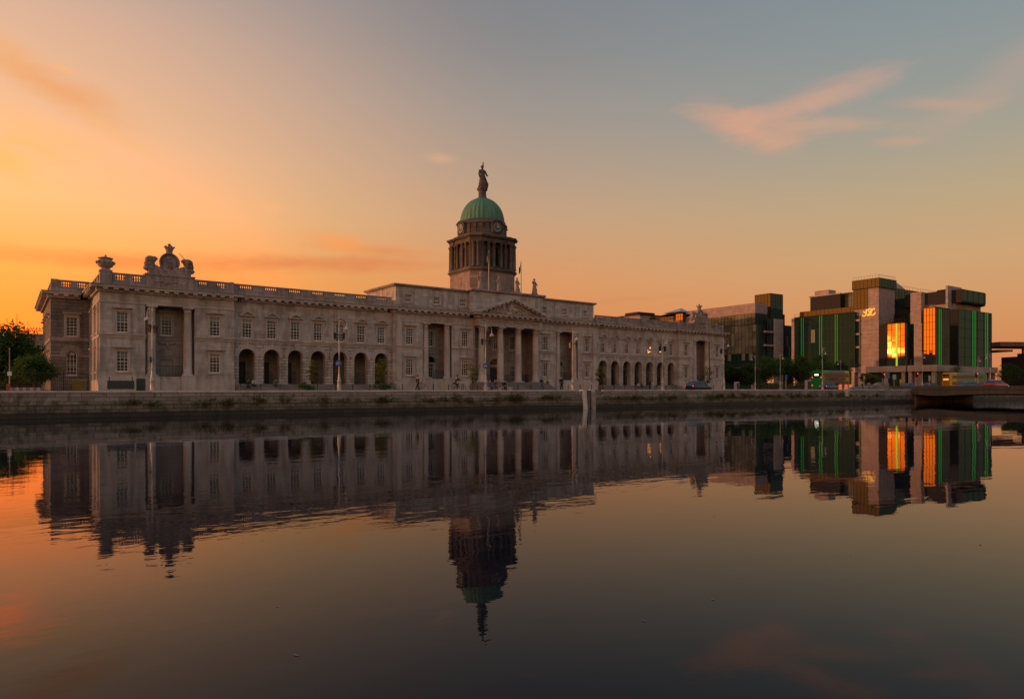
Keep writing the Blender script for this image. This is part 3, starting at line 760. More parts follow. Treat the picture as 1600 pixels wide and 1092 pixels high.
M['slate'] = stone('grey_slate', (.20, .18, .175), .5, .3, .7, .1, .5, .012)
for sg in (-1, 1):      # slated roofs rising behind the wing parapets
    a, b = (-PX1+.1, -CX-.1) if sg < 0 else (CX+.1, PX1-.1)
    mb = MB(); mb.loft([[(a, 1.5, 12.15), (b, 1.5, 12.15), (b, 13.5, 12.15), (a, 13.5, 12.15)], [(a, 3.6, 13.62), (b, 3.6, 13.62), (b, 12, 13.62), (a, 12, 13.62)]]); part(mb, 'roof', M['slate'])
    a, b = (-50.0, -PX1-.6) if sg < 0 else (PX1+.6, PX0-1.0)
    mb = MB(); mb.loft([[(a, 1.8, 12.15), (b, 1.8, 12.15), (b, 15, 12.15), (a, 15, 12.15)], [(a+1, 3.4, 13.6), (b-.3, 3.4, 13.6), (b-.3, 13, 13.6), (a+1, 13, 13.6)]]); part(mb, 'roof', M['slate'])
# ================================================================== quay, river, ground
QA = R(31.0); QO = Vector((-38.0, 50.7, 0))
QX = Vector((math.cos(QA), math.sin(QA), 0)); QY = Vector((-math.sin(QA), math.cos(QA), 0))
def q2w(x, y, z=0.0): p = QO + QX*x + QY*y; return Vector((p.x, p.y, z))
def q_at(px, off):
    """distance along the quay of the spot seen at picture column px, off metres behind the quay edge"""
    k = (px-800.0)/F; o = QO + QY*off
    return (k*o.y - o.x)/(QX.x - k*QX.y)
def qpos(px, off, z=0.0): return q2w(q_at(px, off), off, z)
QE = q_at(1424, 0)                     # where the road bridge leaves the quay
def quay_mat():
    m, nt, b = new_mat('quay_masonry')
    x, y, z = nt.sep(objco(nt))[0:3]
    v = nt.comb(x, z, 0.0)
    def brick(w, h, c1, c2, mo, ms):
        br = nt.node('ShaderNodeTexBrick'); nt.put(br.inputs['Vector'], v); br.inputs['Scale'].default_value = 1
        br.inputs['Brick Width'].default_value = w; br.inputs['Row Height'].default_value = h; br.inputs['Mortar Size'].default_value = ms; br.inputs['Mortar Smooth'].default_value = .4
        br.inputs['Color1'].default_value = (*c1, 1); br.inputs['Color2'].default_value = (*c2, 1); br.inputs['Mortar'].default_value = (*mo, 1); return br
    a = brick(1.7, .36, (.20, .185, .17), (.30, .275, .25), (.06, .055, .05), .022)
    c = brick(1.1, .33, (.115, .098, .08), (.20, .165, .13), (.045, .04, .035), .03)
    n = nt.noise(nt.comb(nt.math('MULTIPLY', x, .5), z, 0), 1.2, 6, .65)
    f = nt.maprange(nt.math('MULTIPLY_ADD', n, .5, z), -.62, -.5)
    col = nt.mix(f, c.outputs['Color'], a.outputs['Color'])
    st = nt.noise(nt.comb(nt.math('MULTIPLY', x, 1.3), nt.math('MULTIPLY', z, .5), 0), 1.0, 7, .7)
    col = nt.mix(nt.maprange(st, .48, .68, 0, .75), col, (.055, .046, .035))
    moss = nt.noise(nt.comb(x, z, 0), .8, 7, .7)
    mz = nt.math('MULTIPLY', nt.maprange(moss, .5, .62), nt.maprange(z, -.35, -.8))
    col = nt.mix(nt.math('MULTIPLY', mz, .8), col, (.05, .06, .018))
    wet = nt.maprange(nt.math('MULTIPLY_ADD', n, .35, z), -1.15, -1.45)
    col = nt.mix(nt.math('MULTIPLY', wet, .85), col, (.018, .016, .013))
    nt.put(b.inputs['Base Color'], col); nt.put(b.inputs['Roughness'], nt.math('MULTIPLY_ADD', wet, -.35, .9)); b.inputs['Specular IOR Level'].default_value = .25
    bp = nt.node('ShaderNodeBump'); bp.inputs['Strength'].default_value = .6; bp.inputs['Distance'].default_value = .05
    fine = nt.noise(nt.comb(x, z, y), 3.0, 6, .7)
    nt.put(bp.inputs['Height'], nt.math('ADD', nt.math('SUBTRACT', 1.0, c.outputs['Fac']), nt.math('MULTIPLY', fine, 1.2))); nt.link(bp.outputs[0], b.inputs['Normal'])
    return m
M['quay'] = quay_mat(); M['coping'] = stone('granite_coping', (.52, .48, .45), 1.8, 5, .6, .15, .35, .012)
M['weed'] = None
QW = empty('quay_wall', tuple(QO), QA); tag(QW, 'weathered granite quay wall with pale coping and weedy lower courses', 'quay wall')
mb = MB(); L0, L1 = -90, 190; NX = 140
# slightly uneven battered face
rows = [(-3.6, -.30), (-1.5, -.14), (-.75, -.05), (-.72, 0.0), (0.0, 0.0)]
for i in range(NX):
    xa, xb = L0+(L1-L0)*i/NX, L0+(L1-L0)*(i+1)/NX
    for (z0, y0), (z1, y1) in zip(rows, rows[1:]): mb.face([(xa, y0, z0), (xb, y0, z0), (xb, y1, z1), (xa, y1, z1)])
mb.build('masonry_face', M['quay'], QW)
mb = MB(); x = L0
while x < QE-.5:
    w = random.uniform(1.5, 2.2)
    if not any(abs((x+w/2)-q) < 1.35 for q in (q_at(919, 0),)): mb.bbox(x+.008, x+w-.008, -.06, .62, 0.0, .15, .02)
    x += w
xs = q_at(919, 0); mb.build('coping', M['coping'], QW)
# painted ladder recess
LD = empty('quay_ladder', tuple(q2w(xs, 0)), QA); tag(LD, 'steel ladder in a dark slot between two white painted stone posts in the quay wall', 'ladder')
M['whitewash'] = stone('whitewashed_stone', (.56, .53, .50), 3, .6, .75, .2, .8, .02, grime=(.35, .28, .2))
for sg in (-1, 1):
    p = MB(); p.loft([[(sg*.6-.27, -.40, -2.4), (sg*.6+.27, -.40, -2.4), (sg*.6+.27, .3, -2.4), (sg*.6-.27, .3, -2.4)], [(sg*.6-.27, -.17, .05), (sg*.6+.27, -.17, .05), (sg*.6+.27, .6, .05), (sg*.6-.27, .6, .05)], [(sg*.6-.24, -.13, .17), (sg*.6+.24, -.13, .17), (sg*.6+.24, .56, .17), (sg*.6-.24, .56, .17)]])
    p.build('stone_post', M['whitewash'], LD)
p = MB(); p.face([(-.33, -.31, -2.6), (.33, -.31, -2.6), (.33, -.07, .1), (-.33, -.07, .1)]); p.build('slot', M['iron'], LD)
p = MB()
for sg in (-1, 1): p.tube([(sg*.2, -.42, -2.5), (sg*.2, -.36, .2), (sg*.2, .1, .5)], .025, 6)
for k in range(9): p.tube([(-.2, -.4, -2.3+k*.28), (.2, -.4, -2.3+k*.28)], .018, 5)
p.build('rungs', M['steel'], LD)

# water
def water_mat():
    m, nt, b = new_mat('river_water')
    nt.n.remove(b); df = nt.node('ShaderNodeBsdfDiffuse'); df.inputs[0].default_value = (.007, .008, .012, 1); gl = nt.node('ShaderNodeBsdfGlossy'); gl.inputs['Color'].default_value = (.915, .945, 1, 1); gl.inputs['Roughness'].default_value = .008
    P = geopos(nt); x, y, z = nt.sep(P)[0:3]
    # waves run mostly across the view of the river: lengthened along the quay
    u = nt.math('ADD', nt.math('MULTIPLY', x, .857), nt.math('MULTIPLY', y, .515)); v = nt.math('ADD', nt.math('MULTIPLY', x, -.515), nt.math('MULTIPLY', y, .857))
    a = nt.noise(nt.comb(nt.math('MULTIPLY', u, .35), v, 0), .42, 3, .5, .3)
    c = nt.noise(nt.comb(nt.math('MULTIPLY', u, .55), nt.math('MULTIPLY', v, 1.0), 3.0), 2.2, 3, .55, .2)
    patch = nt.noise(nt.comb(u, v, 7.0), .055, 3, .5)
    pm = nt.maprange(patch, .38, .62, .15, 1.5)
    h = nt.math('ADD', nt.math('MULTIPLY', a, .8), nt.math('MULTIPLY', nt.math('MULTIPLY', c, .24), pm))
    bp = nt.node('ShaderNodeBump'); bp.inputs['Strength'].default_value = 1.0; bp.inputs['Distance'].default_value = WAVE
    nt.put(bp.inputs['Height'], h); nt.link(bp.outputs[0], gl.inputs['Normal'])
    fr = nt.node('ShaderNodeFresnel'); fr.inputs['IOR'].default_value = 1.333
    mx = nt.node('ShaderNodeMixShader'); nt.put(mx.inputs[0], nt.math('MULTIPLY', nt.math('POWER', fr.outputs[0], 1.3), 1.18, None, True)); nt.link(df.outputs[0], mx.inputs[1]); nt.link(gl.outputs[0], mx.inputs[2])
    nt.link(mx.outputs[0], nt.t.nodes['Material Output'].inputs[0])
    return m
WAVE = .012
M['water'] = water_mat()
mb = MB(); c4 = [q2w(-4000, -63.3), q2w(4000, -63.3), q2w(4000, .5), q2w(-4000, .5)]
mb.face([(p.x, p.y, WATER) for p in c4]); tag(mb.build('river', M['water']), 'calm dark river mirroring the buildings and sunset sky', 'river', kind='structure')
M['leaf_litter'] = plain('floating_leaf', (.16, .14, .11), .8)
mb = MB(); rl_ = random.Random(8)
for k in range(16):
    Yd = rl_.uniform(5.6, 26); xd = rl_.uniform(-.7, .74)*Yd; a_ = rl_.uniform(0, 6); s_ = rl_.uniform(.012, .035)
    mb.face([(xd+s_*r_*math.cos(a_+t_), Yd+s_*r_*math.sin(a_+t_), WATER+.004) for t_, r_ in ((0, 1.4), (1.2, .6), (PI, 1.3), (PI+1.4, .5))])
tag(mb.build('floating_leaves', M['leaf_litter']), 'tiny leaves and specks floating on the near water', 'leaves', kind='stuff')
# land
M['earth'] = plain('ground', (.07, .065, .055), .95, scale=.3)
mb = MB(); c4 = [q2w(-4000, .5), q2w(4000, .5), q2w(4000, 5000), q2w(-4000, 5000)]; mb.face([(p.x, p.y, -.16) for p in c4])
c4 = [q2w(-4000, -4000), q2w(4000, -4000), q2w(4000, -63.3), q2w(-4000, -63.3)]; mb.face([(p.x, p.y, -.05) for p in c4])
mb.face([q2w(-4000, -63.3, -.05), q2w(4000, -63.3, -.05), q2w(4000, -63.3, -4), q2w(-4000, -63.3, -4)])
tag(mb.build('ground', M['earth']), 'flat city ground on both banks of the river', 'ground', kind='structure')
def qslab(name, x0, x1, y0, y1, z0, z1, mat, lab, cat):
    mb = MB(); mb.bbox(x0, x1, y0, y1, z0, z1, .02); o = mb.build(name, mat, None, tuple(QO)); o.rotation_euler = (0, 0, QA); return tag(o, lab, cat, kind='structure')
qslab('quayside_pavement', L0, QE+8, .60, 5.0, -.2, 0.0, M['paving'], 'paved quayside walk behind the coping', 'pavement')
mb = MB(); mb.face([(L0-200, 5.0, -.12), (400, 5.0, -.12), (400, 14.0, -.12), (L0-200, 14.0, -.12)])
o = mb.build('road', M['asphalt'], None, tuple(QO)); o.rotation_euler = (0, 0, QA); tag(o, 'asphalt road along the quay', 'road', kind='structure')
mb = MB()
for k in range(60): mb.face([(-90+k*5, 9.45, -.116), (-87+k*5, 9.45, -.116), (-87+k*5, 9.57, -.116), (-90+k*5, 9.57, -.116)])
o = mb.build('road_marking', M['paint_white'], None, tuple(QO)); o.rotation_euler = (0, 0, QA); tag(o, 'white dashed line down the quay road', 'road marking', kind='structure')
mb = MB(); mb.extr([(-80, 14.0), (150, 14.0), (150, 70), (-80, 70)], -.2, -.004)
o = mb.build('forecourt', M['paving'], None, tuple(QO)); o.rotation_euler = (0, 0, QA); tag(o, 'paved forecourt around the long stone building', 'pavement', kind='structure')

# ---------------- foliage
def leaf_mat(name, c1, c2):
    m, nt, b = new_mat(name)
    oi = nt.node('ShaderNodeNewGeometry').outputs['Random Per Island']
    n = nt.noise(objco(nt), .6, 4)
    f = nt.math('MULTIPLY_ADD', oi, .6, nt.math('MULTIPLY', n, .5), True)
    cc = nt.mix(f, c1, c2); nt.put(b.inputs['Base Color'], cc); b.inputs['Roughness'].default_value = .75; b.inputs['Specular IOR Level'].default_value = .2
    tr = nt.node('ShaderNodeBsdfTranslucent'); nt.put(tr.inputs[0], nt.mix(1.0, cc, (1.2, 1.5, .6), 'MULTIPLY')); mx = nt.node('ShaderNodeMixShader'); mx.inputs[0].default_value = .4; nt.link(b.outputs[0], mx.inputs[1]); nt.link(tr.outputs[0], mx.inputs[2]); nt.link(mx.outputs[0], nt.t.nodes['Material Output'].inputs[0])
    return m
M['leaf'] = leaf_mat('green_leaf', (.028, .055, .014), (.075, .12, .030))
M['leaf_dark'] = leaf_mat('dark_leaf', (.020, .036, .012), (.052, .082, .022))
M['leaf_olive'] = leaf_mat('olive_leaf', (.05, .055, .014), (.14, .14, .04))
M['bark'] = plain('bark', (.06, .045, .035), .9, var=.3)
def leaves(mb, rnd, c, spread, n, size, mi=0):
    for _ in range(n):
        d = Vector((rnd.gauss(0, 1), rnd.gauss(0, 1), rnd.gauss(0, .8)))
        p = Vector(c) + Vector((d.x*spread[0], d.y*spread[1], d.z*spread[2]))
        a = Vector((rnd.uniform(-1, 1), rnd.uniform(-1, 1), rnd.uniform(-.6, .6))).normalized(); b = a.cross(Vector((rnd.uniform(-1, 1), rnd.uniform(-1, 1), rnd.uniform(-1, 1)))).normalized()
        s = size*rnd.uniform(.6, 1.3)
        mb.face([p-a*s*.5, p+b*s*.32, p+a*s*.5, p-b*s*.32], mi)
def tree(loc, h, cr, trunk_h, label, mat='leaf', n=42, per=95, size=.34, seed=1, name='broadleaf_tree', cat='tree', group=None, flat=1.0, trunk_r=.2):
    rnd = random.Random(seed); root = empty(name, loc, rnd.uniform(0, 6)); tag(root, label, cat, group)
    ch = (h-trunk_h)/2; cz = trunk_h+ch
    t = MB(); t.tube([(0, 0, -.1), (.05, .03, trunk_h*.5), (.02, -.06, trunk_h), (.1, .05, cz+ch*.3)], [trunk_r*1.3, trunk_r, trunk_r*.8, trunk_r*.25], 8)
    cl = []
    for k in range(n):
        while True:
            p = Vector((rnd.uniform(-1, 1), rnd.uniform(-1, 1), rnd.uniform(-1, 1)))
            if .35 < p.length < 1.0: break
        taper = 1.0-.25*max(0, p.z)
        lump = 1+.22*math.sin(3*math.atan2(p.y, p.x)+seed)+rnd.uniform(-.12, .12)
        c = Vector((p.x*cr*.82*taper*lump, p.y*cr*.82*taper*lump, cz+p.z*ch*.84*flat)); cl.append(c)
        if k % 4 == 0:
            st = Vector((.02, -.02, trunk_h*rnd.uniform(.75, 1.2))); t.tube([st, st.lerp(c, .5)+Vector((0, 0, .15)), c], [trunk_r*.45, trunk_r*.25, .02], 5)
    t.build('trunk', M['bark'], root)
    m = MB(); sp = cr*.20
    for c in cl: leaves(m, rnd, c, (sp, sp, sp*.8), per, size)
    m.build('crown', M[mat], root)
    return root
def spot(px, Y, z=0.0): return (WX(px, Y), Y, z)
# left bank trees
tree(spot(-12, 97), 10.4, 5.6, 1.0, 'tallest dark leafy tree cut by the left edge of the picture', 'leaf', 95, 140, .40, 3, group='trees beside the west front')
tree(spot(30, 104), 7.4, 4.4, 1.2, 'dark leafy tree left of the west front, behind the small round tree', 'leaf', 75, 130, .38, 4, group='trees beside the west front')
tree(spot(62, 122), 5.2, 4.6, .8, 'low spreading dark tree tucked against the west front below the gantry', 'leaf_dark', 44, 110, .4, 5, group='trees beside the west front')
tree(spot(54, 76), 4.15, 2.05, .9, 'small round bright green tree on the quay in front of the west front', 'leaf', 80, 150, .22, 6, trunk_r=.1)
# right bank trees
for i, (px, Y, h, cr, lab, mt) in enumerate((
    (1143, 162, 6.2, 2.9, 'dark rounded evergreen bush beside the right end pavilion', 'leaf_dark'), (1166, 160, 6.0, 3.3, 'wide dark evergreen bush under the orange canopy of the glass block', 'leaf_dark'),
    (1197, 172, 8.7, 3.6, 'bushy tree in front of the pink stone pier of the left glass block', 'leaf'), (1227, 178, 8.9, 3.4, 'bushy tree right of the tall lamp post with a bell lantern', 'leaf'),
    (1252, 176, 8.6, 3.3, 'bushy tree below the leftmost pair of green light strips', 'leaf'), (1283, 182, 9.5, 3.8, 'tall bushy tree behind the back end of the green bus', 'leaf'),
    (1310, 186, 7.6, 3.0, 'lower bushy tree behind the middle of the green bus', 'leaf_dark'))):
    tree(spot(px, Y), h, cr, 1.0 if i < 2 else 1.9, lab, mt, 50, 105, .42, 20+i, group='trees in front of the glass offices')
for i, (px, Y, h, cr, lab) in enumerate(((1353, 178, 4.6, 1.5, 'small street tree at the foot of the pink stone tower'), (1366, 176, 4.0, 1.2, 'smaller street tree right of the pink stone tower base'), (1492, 182, 6.6, 2.6, 'rounded tree above the yellow bus'), (1576, 172, 6.8, 2.6, 'dark tree at the right end of the round glass corner'))):
    tree(spot(px, Y), h, cr, 1.4, lab, 'leaf_dark' if i > 2 else 'leaf_olive', 30, 70, .3, 40+i, trunk_r=.1)
def hedge(px0, px1, Y, h, w, lab, seed, mat='leaf_dark'):
    rnd = random.Random(seed); x0, x1 = WX(px0, Y), WX(px1, Y); t = empty('hedge', (x0, Y, 0), .25); tag(t, lab, 'hedge'); L = (x1-x0)/math.cos(.25); m = MB()
    for k in range(int(L*7)): leaves(m, rnd, (rnd.uniform(0, L), rnd.uniform(-w, w)*.5, rnd.uniform(.15, h*.88)+.1*math.sin(k)), (.22, .2, .2), 26, .26)
    m.build('foliage', M[mat], t); s = MB(); s.box(.1, L-.1, -w*.3, w*.3, 0, h*.62); s.build('branches', M['bark'], t)
hedge(-60, 44, 108, 3.4, 1.6, 'dark clipped hedge under the tall trees at the left edge', 11); hedge(1186, 1266, 150, 1.5, 1.6, 'low olive hedge left of the green bus', 12, 'leaf_olive'); hedge(1338, 1372, 170, 1.3, 1.2, 'low dark hedge at the foot of the pink stone tower', 13)
# thin saplings on the quayside walk
for i, (px, off, h, cr, lab) in enumerate(((490, 9, 3.6, .6, 'thin sapling in front of the fourth arch of the left arcade'), (595, 11, 4.2, 1.0, 'leafy sapling in front of the rightmost arch of the left arcade'), (738, 10, 4.3, 1.15, 'wispy sapling just left of the portico'), (938, 14, 3.9, .8, 'thin sapling in front of the first arch of the right arcade'), (1106, 16, 4.2, 1.1, 'sparse sapling in front of the right pavilion loggia'))):
    p = qpos(px, off); tree(tuple(p), h, cr, .9, lab, 'leaf_olive', 26, 34, .16, 60+i, name='sapling', group='saplings along the quay', trunk_r=.04)
# shrubs in planters
for i, (px, off, w, lab) in enumerate(((481, 3.2, 1.0, 'low round shrub by the quay edge under the fourth arch'), (597, 3.4, 1.1, 'low shrub at the foot of the rightmost left arcade arch'))):
    rnd = random.Random(90+i); root = empty('shrub', tuple(qpos(px, off)), 0); tag(root, lab, 'shrub', 'shrubs on the quayside walk')
    m = MB()
    for k in range(22): leaves(m, rnd, (rnd.uniform(-w, w)*.7, rnd.uniform(-.4, .4), rnd.uniform(.25, .75)), (.16, .16, .14), 40, .12)
    m.build('foliage', M['leaf_dark'], root); t = MB(); t.tube([(0, 0, 0), (.05, 0, .5)], .05, 6); t.build('stem', M['bark'], root)
# weeds rooted in the wall joints
m = MB(); rnd = random.Random(5)
def weedy(px0, px1, n, zc, s):
    for _ in range(n):
        x = q_at(rnd.uniform(px0, px1), 0); z = zc+rnd.gauss(0, .10)
        w = rnd.uniform(.12, .34)*s
        for k in range(5): leaves(m, rnd, (x+rnd.gauss(0, .28)*s, -.10, z-rnd.uniform(0, .28)*s), (w, .07, w*.8), 20, .13)
weedy(320, 332, 3, -.72, 1.1); weedy(345, 366, 4, -.80, .9); weedy(395, 412, 4, -.62, 1.0); weedy(444, 452, 2, -.60, 1.0); weedy(200, 212, 2, -.72, .7); weedy(233, 246, 2, -.85, .9); weedy(505, 545, 3, -.65, .9); weedy(585, 625, 6, -.7, 1.0); weedy(655, 675, 3, -.72, .8); weedy(690, 745, 8, -.74, 1.0); weedy(772, 828, 15, -.64, 1.2); weedy(830, 880, 6, -.66, .9); weedy(940, 1060, 18, -.68, 1.0); weedy(1060, 1140, 13, -.62, .95); weedy(1140, 1320, 36, -.62, 1.0); weedy(1320, 1375, 6, -.7, .8)
o = m.build('wall_weeds', M['leaf_olive'], None, tuple(QO)); o.rotation_euler = (0, 0, QA); tag(o, 'green and brown weeds growing from the joints of the quay wall', 'weeds', kind='stuff')

# ---------------- lamp posts
def lamp_post(floods=True, sign=True, hook=1.0):
    root = empty('lamp_post', (0, 0, 0))
    p = MB(); p.lathe([(.22, 0), (.22, .12), (.18, .18), (.165, .95), (.20, 1.0), (.20, 1.08), (.12, 1.16), (.13, 1.3), (.09, 1.6), (.07, 2.0), (.10, 2.06), (.06, 2.12)], 0, 0, 0, 12)
    p.build('pedestal', M['lamp_paint'], root)
    p = MB(); p.lathe([(.055, 2.1), (.052, 3.6), (.07, 3.64), (.07, 3.7), (.05, 3.76), (.042, 5.9), (.06, 5.95), (.035, 6.0), (.026, 6.9), (.012, 7.3)], 0, 0, 0, 10); p.build('shaft', M['lamp_paint'], root)
    p = MB()
    arc = [(.0, 0, 6.35), (.14, 0, 6.85), (.42, 0, 7.08), (.66, 0, 6.9), (.7, 0, 6.55), (.7, 0, 6.3)]
    p.tube(arc, .028, 6); sc = [(.05+.25*(1-k/14)*math.cos(k*.55)+.2, 0, 6.55+.22*(1-k/14)*math.sin(k*.55)) for k in range(14)]; p.tube(sc, .02, 5)
    p.build('swan_neck', M['lamp_paint'], root)
    p = MB(); p.lathe([(.03, .34), (.09, .28), (.12, .18), (.25, .04), (.26, 0), (.18, .0)], .7, 0, 5.98, 12); p.build('lamp_shade', M['lamp_paint'], root)
    if floods:
        b = MB(); b.tube([(-.42, 0, 5.45), (.42, 0, 5.45)], .025, 6); b.tube([(0, -.3, 5.55), (0, .3, 5.55)], .02, 6); b.build('bracket', M['iron'], root)
        for sg in (-1, 1):
            f = MB(); f.loft([[(sg*.42-.08, -.12, 5.02), (sg*.42+.08, -.12, 5.02), (sg*.42+.08, .12, 5.02), (sg*.42-.08, .12, 5.02)], [(sg*.42-.11, -.15, 5.6), (sg*.42+.11, -.15, 5.6), (sg*.42+.11, .15, 5.6), (sg*.42-.11, .15, 5.6)], [(sg*.42-.05, -.06, 5.7), (sg*.42+.05, -.06, 5.7), (sg*.42+.05, .06, 5.7), (sg*.42-.05, .06, 5.7)]])
            f.build('floodlight', M['iron'], root)
    if sign:
        f = MB(); f.lathe([(.30, 0), (.30, .03)], 0, 0, 0, 20)
        f.v = [(v[0]-.1, -.12-v[2], 2.75+v[1]) for v in f.v]; sg_ = f.build('sign', M['sign_blue'], root)
        g = MB()
        for cx in (-.22, .0): g.tube([(cx+.09*math.cos(2*PI*k/12), -.16, 2.7+.09*math.sin(2*PI*k/12)) for k in range(13)], .015, 4)
        g.tube([(-.22, -.16, 2.7), (-.14, -.16, 2.85), (-.03, -.16, 2.85), (0, -.16, 2.7)], .015, 4); g.build('cycle_symbol', M['sign_white'], sg_)
    return root
M['sign_blue'] = plain('blue_sign', (.03, .10, .28), .4); M['sign_white'] = plain('white_sign', (.7, .7, .7), .5)
lampA = lamp_post(True, True); lampB = lamp_post(True, False); lampC = lamp_post(False, False)
protos = {'A': [lampA, False], 'B': [lampB, False], 'C': [lampC, False]}
for k, px, off, rz, lab in (('A', 238, 1.6, -1.9, 'silver quay lamp post in front of the left pavilion loggia, blue cycle sign'), ('A', 530, 1.6, .2, 'silver quay lamp post in front of the fifth arch of the left arcade, blue sign'), ('A', 759, 1.6, .2, 'silver quay lamp post at the left column of the portico, blue sign'),
        ('B', 895, 1.6, .5, 'silver lamp post standing left of the white ladder posts'), ('B', 1035, 1.6, .3, 'silver lamp post in front of the last arches of the right arcade'), ('B', 1131, 1.6, .1, 'silver lamp post at the right corner of the right pavilion'),
        ('C', 1219, 24, .2, 'pale lamp post with bell lantern between the bushy trees'), ('C', 1285, 8, .2, 'pale lamp post rising above the green bus roof'), ('C', 1314, 38, 2.9, 'shorter looking lamp post behind the front of the green bus'), ('C', 1180, 30, 2.9, 'faint lamp post in front of the orange canopy band'),
        ('C', 1441, 8, .3, 'pale lamp post left of the glowing orange bay window'), ('C', 1528, 11, .2, 'lamp post on the bridge approach with a small white notice'), ('C', 1547, 2.5, 2.9, 'rightmost pale lamp post above the red car')):
    pr = protos[k]
    o = copy_tree(pr[0]) if pr[1] else pr[0]
    pr[1] = True
    place(o, tuple(qpos(px, off)), QA+rz-.3); tag(o, lab, 'lamp post', 'lamp posts along the quay')

# ---------------- low iron bollards in front of the arcades
pb = MB(); pb.lathe([(.08, 0), (.08, .08), (.05, .12), (.045, .66), (.065, .7), (.065, .75), (.03, .82)], 0, 0, 0, 8)
b0 = pb.build('bollard', M['iron']); first = True
for i in range(44):
    o = b0 if i == 0 else b0.copy()
    if i: COL.objects.link(o)
    o.location = q2w(q_at(380, 13)+i*2.05, 14.6, 0)
    tag(o, 'short black iron bollard in the row along the road in front of the arcades', 'bollard', 'black bollards in front of the arcades')
# ---------------- railings at the left
def railing_fence(x0, x1, off, h, lab):
    root = empty('iron_fence', tuple(q2w(x0, off)), QA); tag(root, lab, 'fence'); L = x1-x0
    r = MB(); r.box(0, L, -.02, .02, h-.18, h-.13); r.box(0, L, -.02, .02, .15, .2); n = int(L/.17)
    for i in range(n+1): r.box(L*i/n-.012, L*i/n+.012, -.012, .012, 0, h-.181 if i % 2 else h-.181)
    for i in range(n+1): r.lathe([(.02, 0), (.03, .05), (.004, .16)], L*i/n, 0, h-.13, 5)
    r.build('rails', M['iron'], root)
    for i in range(int(L/2.4)+1):
        q = MB(); q.box(i*2.4-.035, i*2.4+.035, -.036, .036, 0, h+.1); q.lathe([(.05, 0), (.06, .05), (.02, .14)], i*2.4, 0, h+.1, 8); q.build('post', M['iron'], root)
railing_fence(q_at(-40, 20), q_at(136, 20), 20, 2.0, 'black iron railings in front of the west front and the small round tree')

# ---------------- left edge small things
M['pinkish'] = plain('faded_pink_block', (.24, .12, .10), .7); M['red'] = plain('red_paint', (.30, .06, .035), .5); M['bin'] = plain('ochre_bin', (.16, .10, .02), .6); M['cab'] = plain('dark_green_cabinet', (.025, .035, .033), .5)
t = empty('litter_bin', tuple(qpos(124, 17)), QA); tag(t, 'ochre wheeled bin behind the railings left of the left pavilion', 'bin')
p = MB(); p.loft([[(-.55, -.35, .15), (.55, -.35, .15), (.55, .35, .15), (-.55, .35, .15)], [(-.65, -.42, 1.05), (.65, -.42, 1.05), (.65, .42, 1.05), (-.65, .42, 1.05)]]); p.build('body', M['bin'], t)
p = MB(); p.loft([[(-.68, -.45, 1.06), (.68, -.45, 1.06), (.68, .45, 1.06), (-.68, .45, 1.06)], [(-.6, -.3, 1.22), (.6, -.3, 1.22), (.6, .4, 1.2), (-.6, .4, 1.2)]]); p.build('lid', M['bin'], t)
for sx in (-.5, .5): p = MB(); p.lathe([(.12, -.03), (.12, .03)], 0, 0, 0, 12); p.v = [(sx+v[2], .3+v[0], .12+v[1]) for v in p.v]; p.build('wheel', M['rubber'], t)
t = empty('hoarding', tuple(qpos(189, 3.5)), QA); tag(t, 'low dark green hoarding panel on posts below the left pavilion windows', 'hoarding')
p = MB(); p.bbox(-1.0, 1.0, -.05, .05, .28, 1.0, .02); p.build('panel', M['cab'], t)
for sx in (-.85, .85): p = MB(); p.box(sx-.03, sx+.03, .051, .11, 0, 1.25); p.lathe([(.04, 0), (.05, .05), (.01, .1)], sx, .08, 1.25, 8); p.build('post', M['iron'], t)
p = MB(); p.box(-.9, .9, -.1, -.06, .16, .2); p.box(-.8, -.7, -.1, .0, 0, .159); p.box(.7, .8, -.1, .0, 0, .159); p.build('rail', M['steel'], t)
t = empty('utility_cabinet', tuple(qpos(220, 4.5)), QA); tag(t, 'small dark street cabinet left of the first quay lamp post', 'cabinet')
p = MB(); p.bbox(-.35, .35, -.2, .2, .08, 1.2, .04); p.box(-.3, .3, -.16, .16, 0, .079); p.build('body', M['cab'], t); p = MB(); p.box(-.3, -.01, -.215, -.201, .2, 1.1); p.box(.01, .3, -.215, -.201, .2, 1.1); p.build('door', M['cab'], t)
t = empty('red_marker', tuple(qpos(13, 6)), QA); tag(t, 'small red and pale roadworks marker at the left end of the quay', 'barrier')
p = MB(); p.loft([[(-.15, -.1, .1), (.15, -.1, .1), (.15, .1, .1), (-.15, .1, .1)], [(-.12, -.06, .72), (.12, -.06, .72), (.12, .06, .72), (-.12, .06, .72)]]); p.build('panel', M['red'], t); p = MB(); p.bbox(-.3, .3, -.25, .25, 0, .1, .03); p.build('foot', M['rubber'], t)
t = empty('road_barrier', tuple(qpos(41, 12)), QA); tag(t, 'long low red and white barrier behind the fence under the round tree', 'barrier')
for i in range(10): p = MB(); p.bbox(-1.3+i*.26, -1.3+i*.26+.255, -.12, .12, .05, .42, .05); p.build('block', M['pinkish'] if i % 2 else M['steel'], t)
t = empty('sign_post', tuple(qpos(15, 14)), QA); tag(t, 'thin pale post in front of the tallest tree at the left edge', 'post')
p = MB(); p.lathe([(.05, 0), (.04, 3.9), (.06, 3.92), (.02, 4.0)], 0, 0, 0, 10); p.build('pole', M['steel'], t); p = MB(); p.bbox(-.16, .16, -.08, -.05, 1.5, 1.85, .02); p.build('plate', M['sign_white'], t)

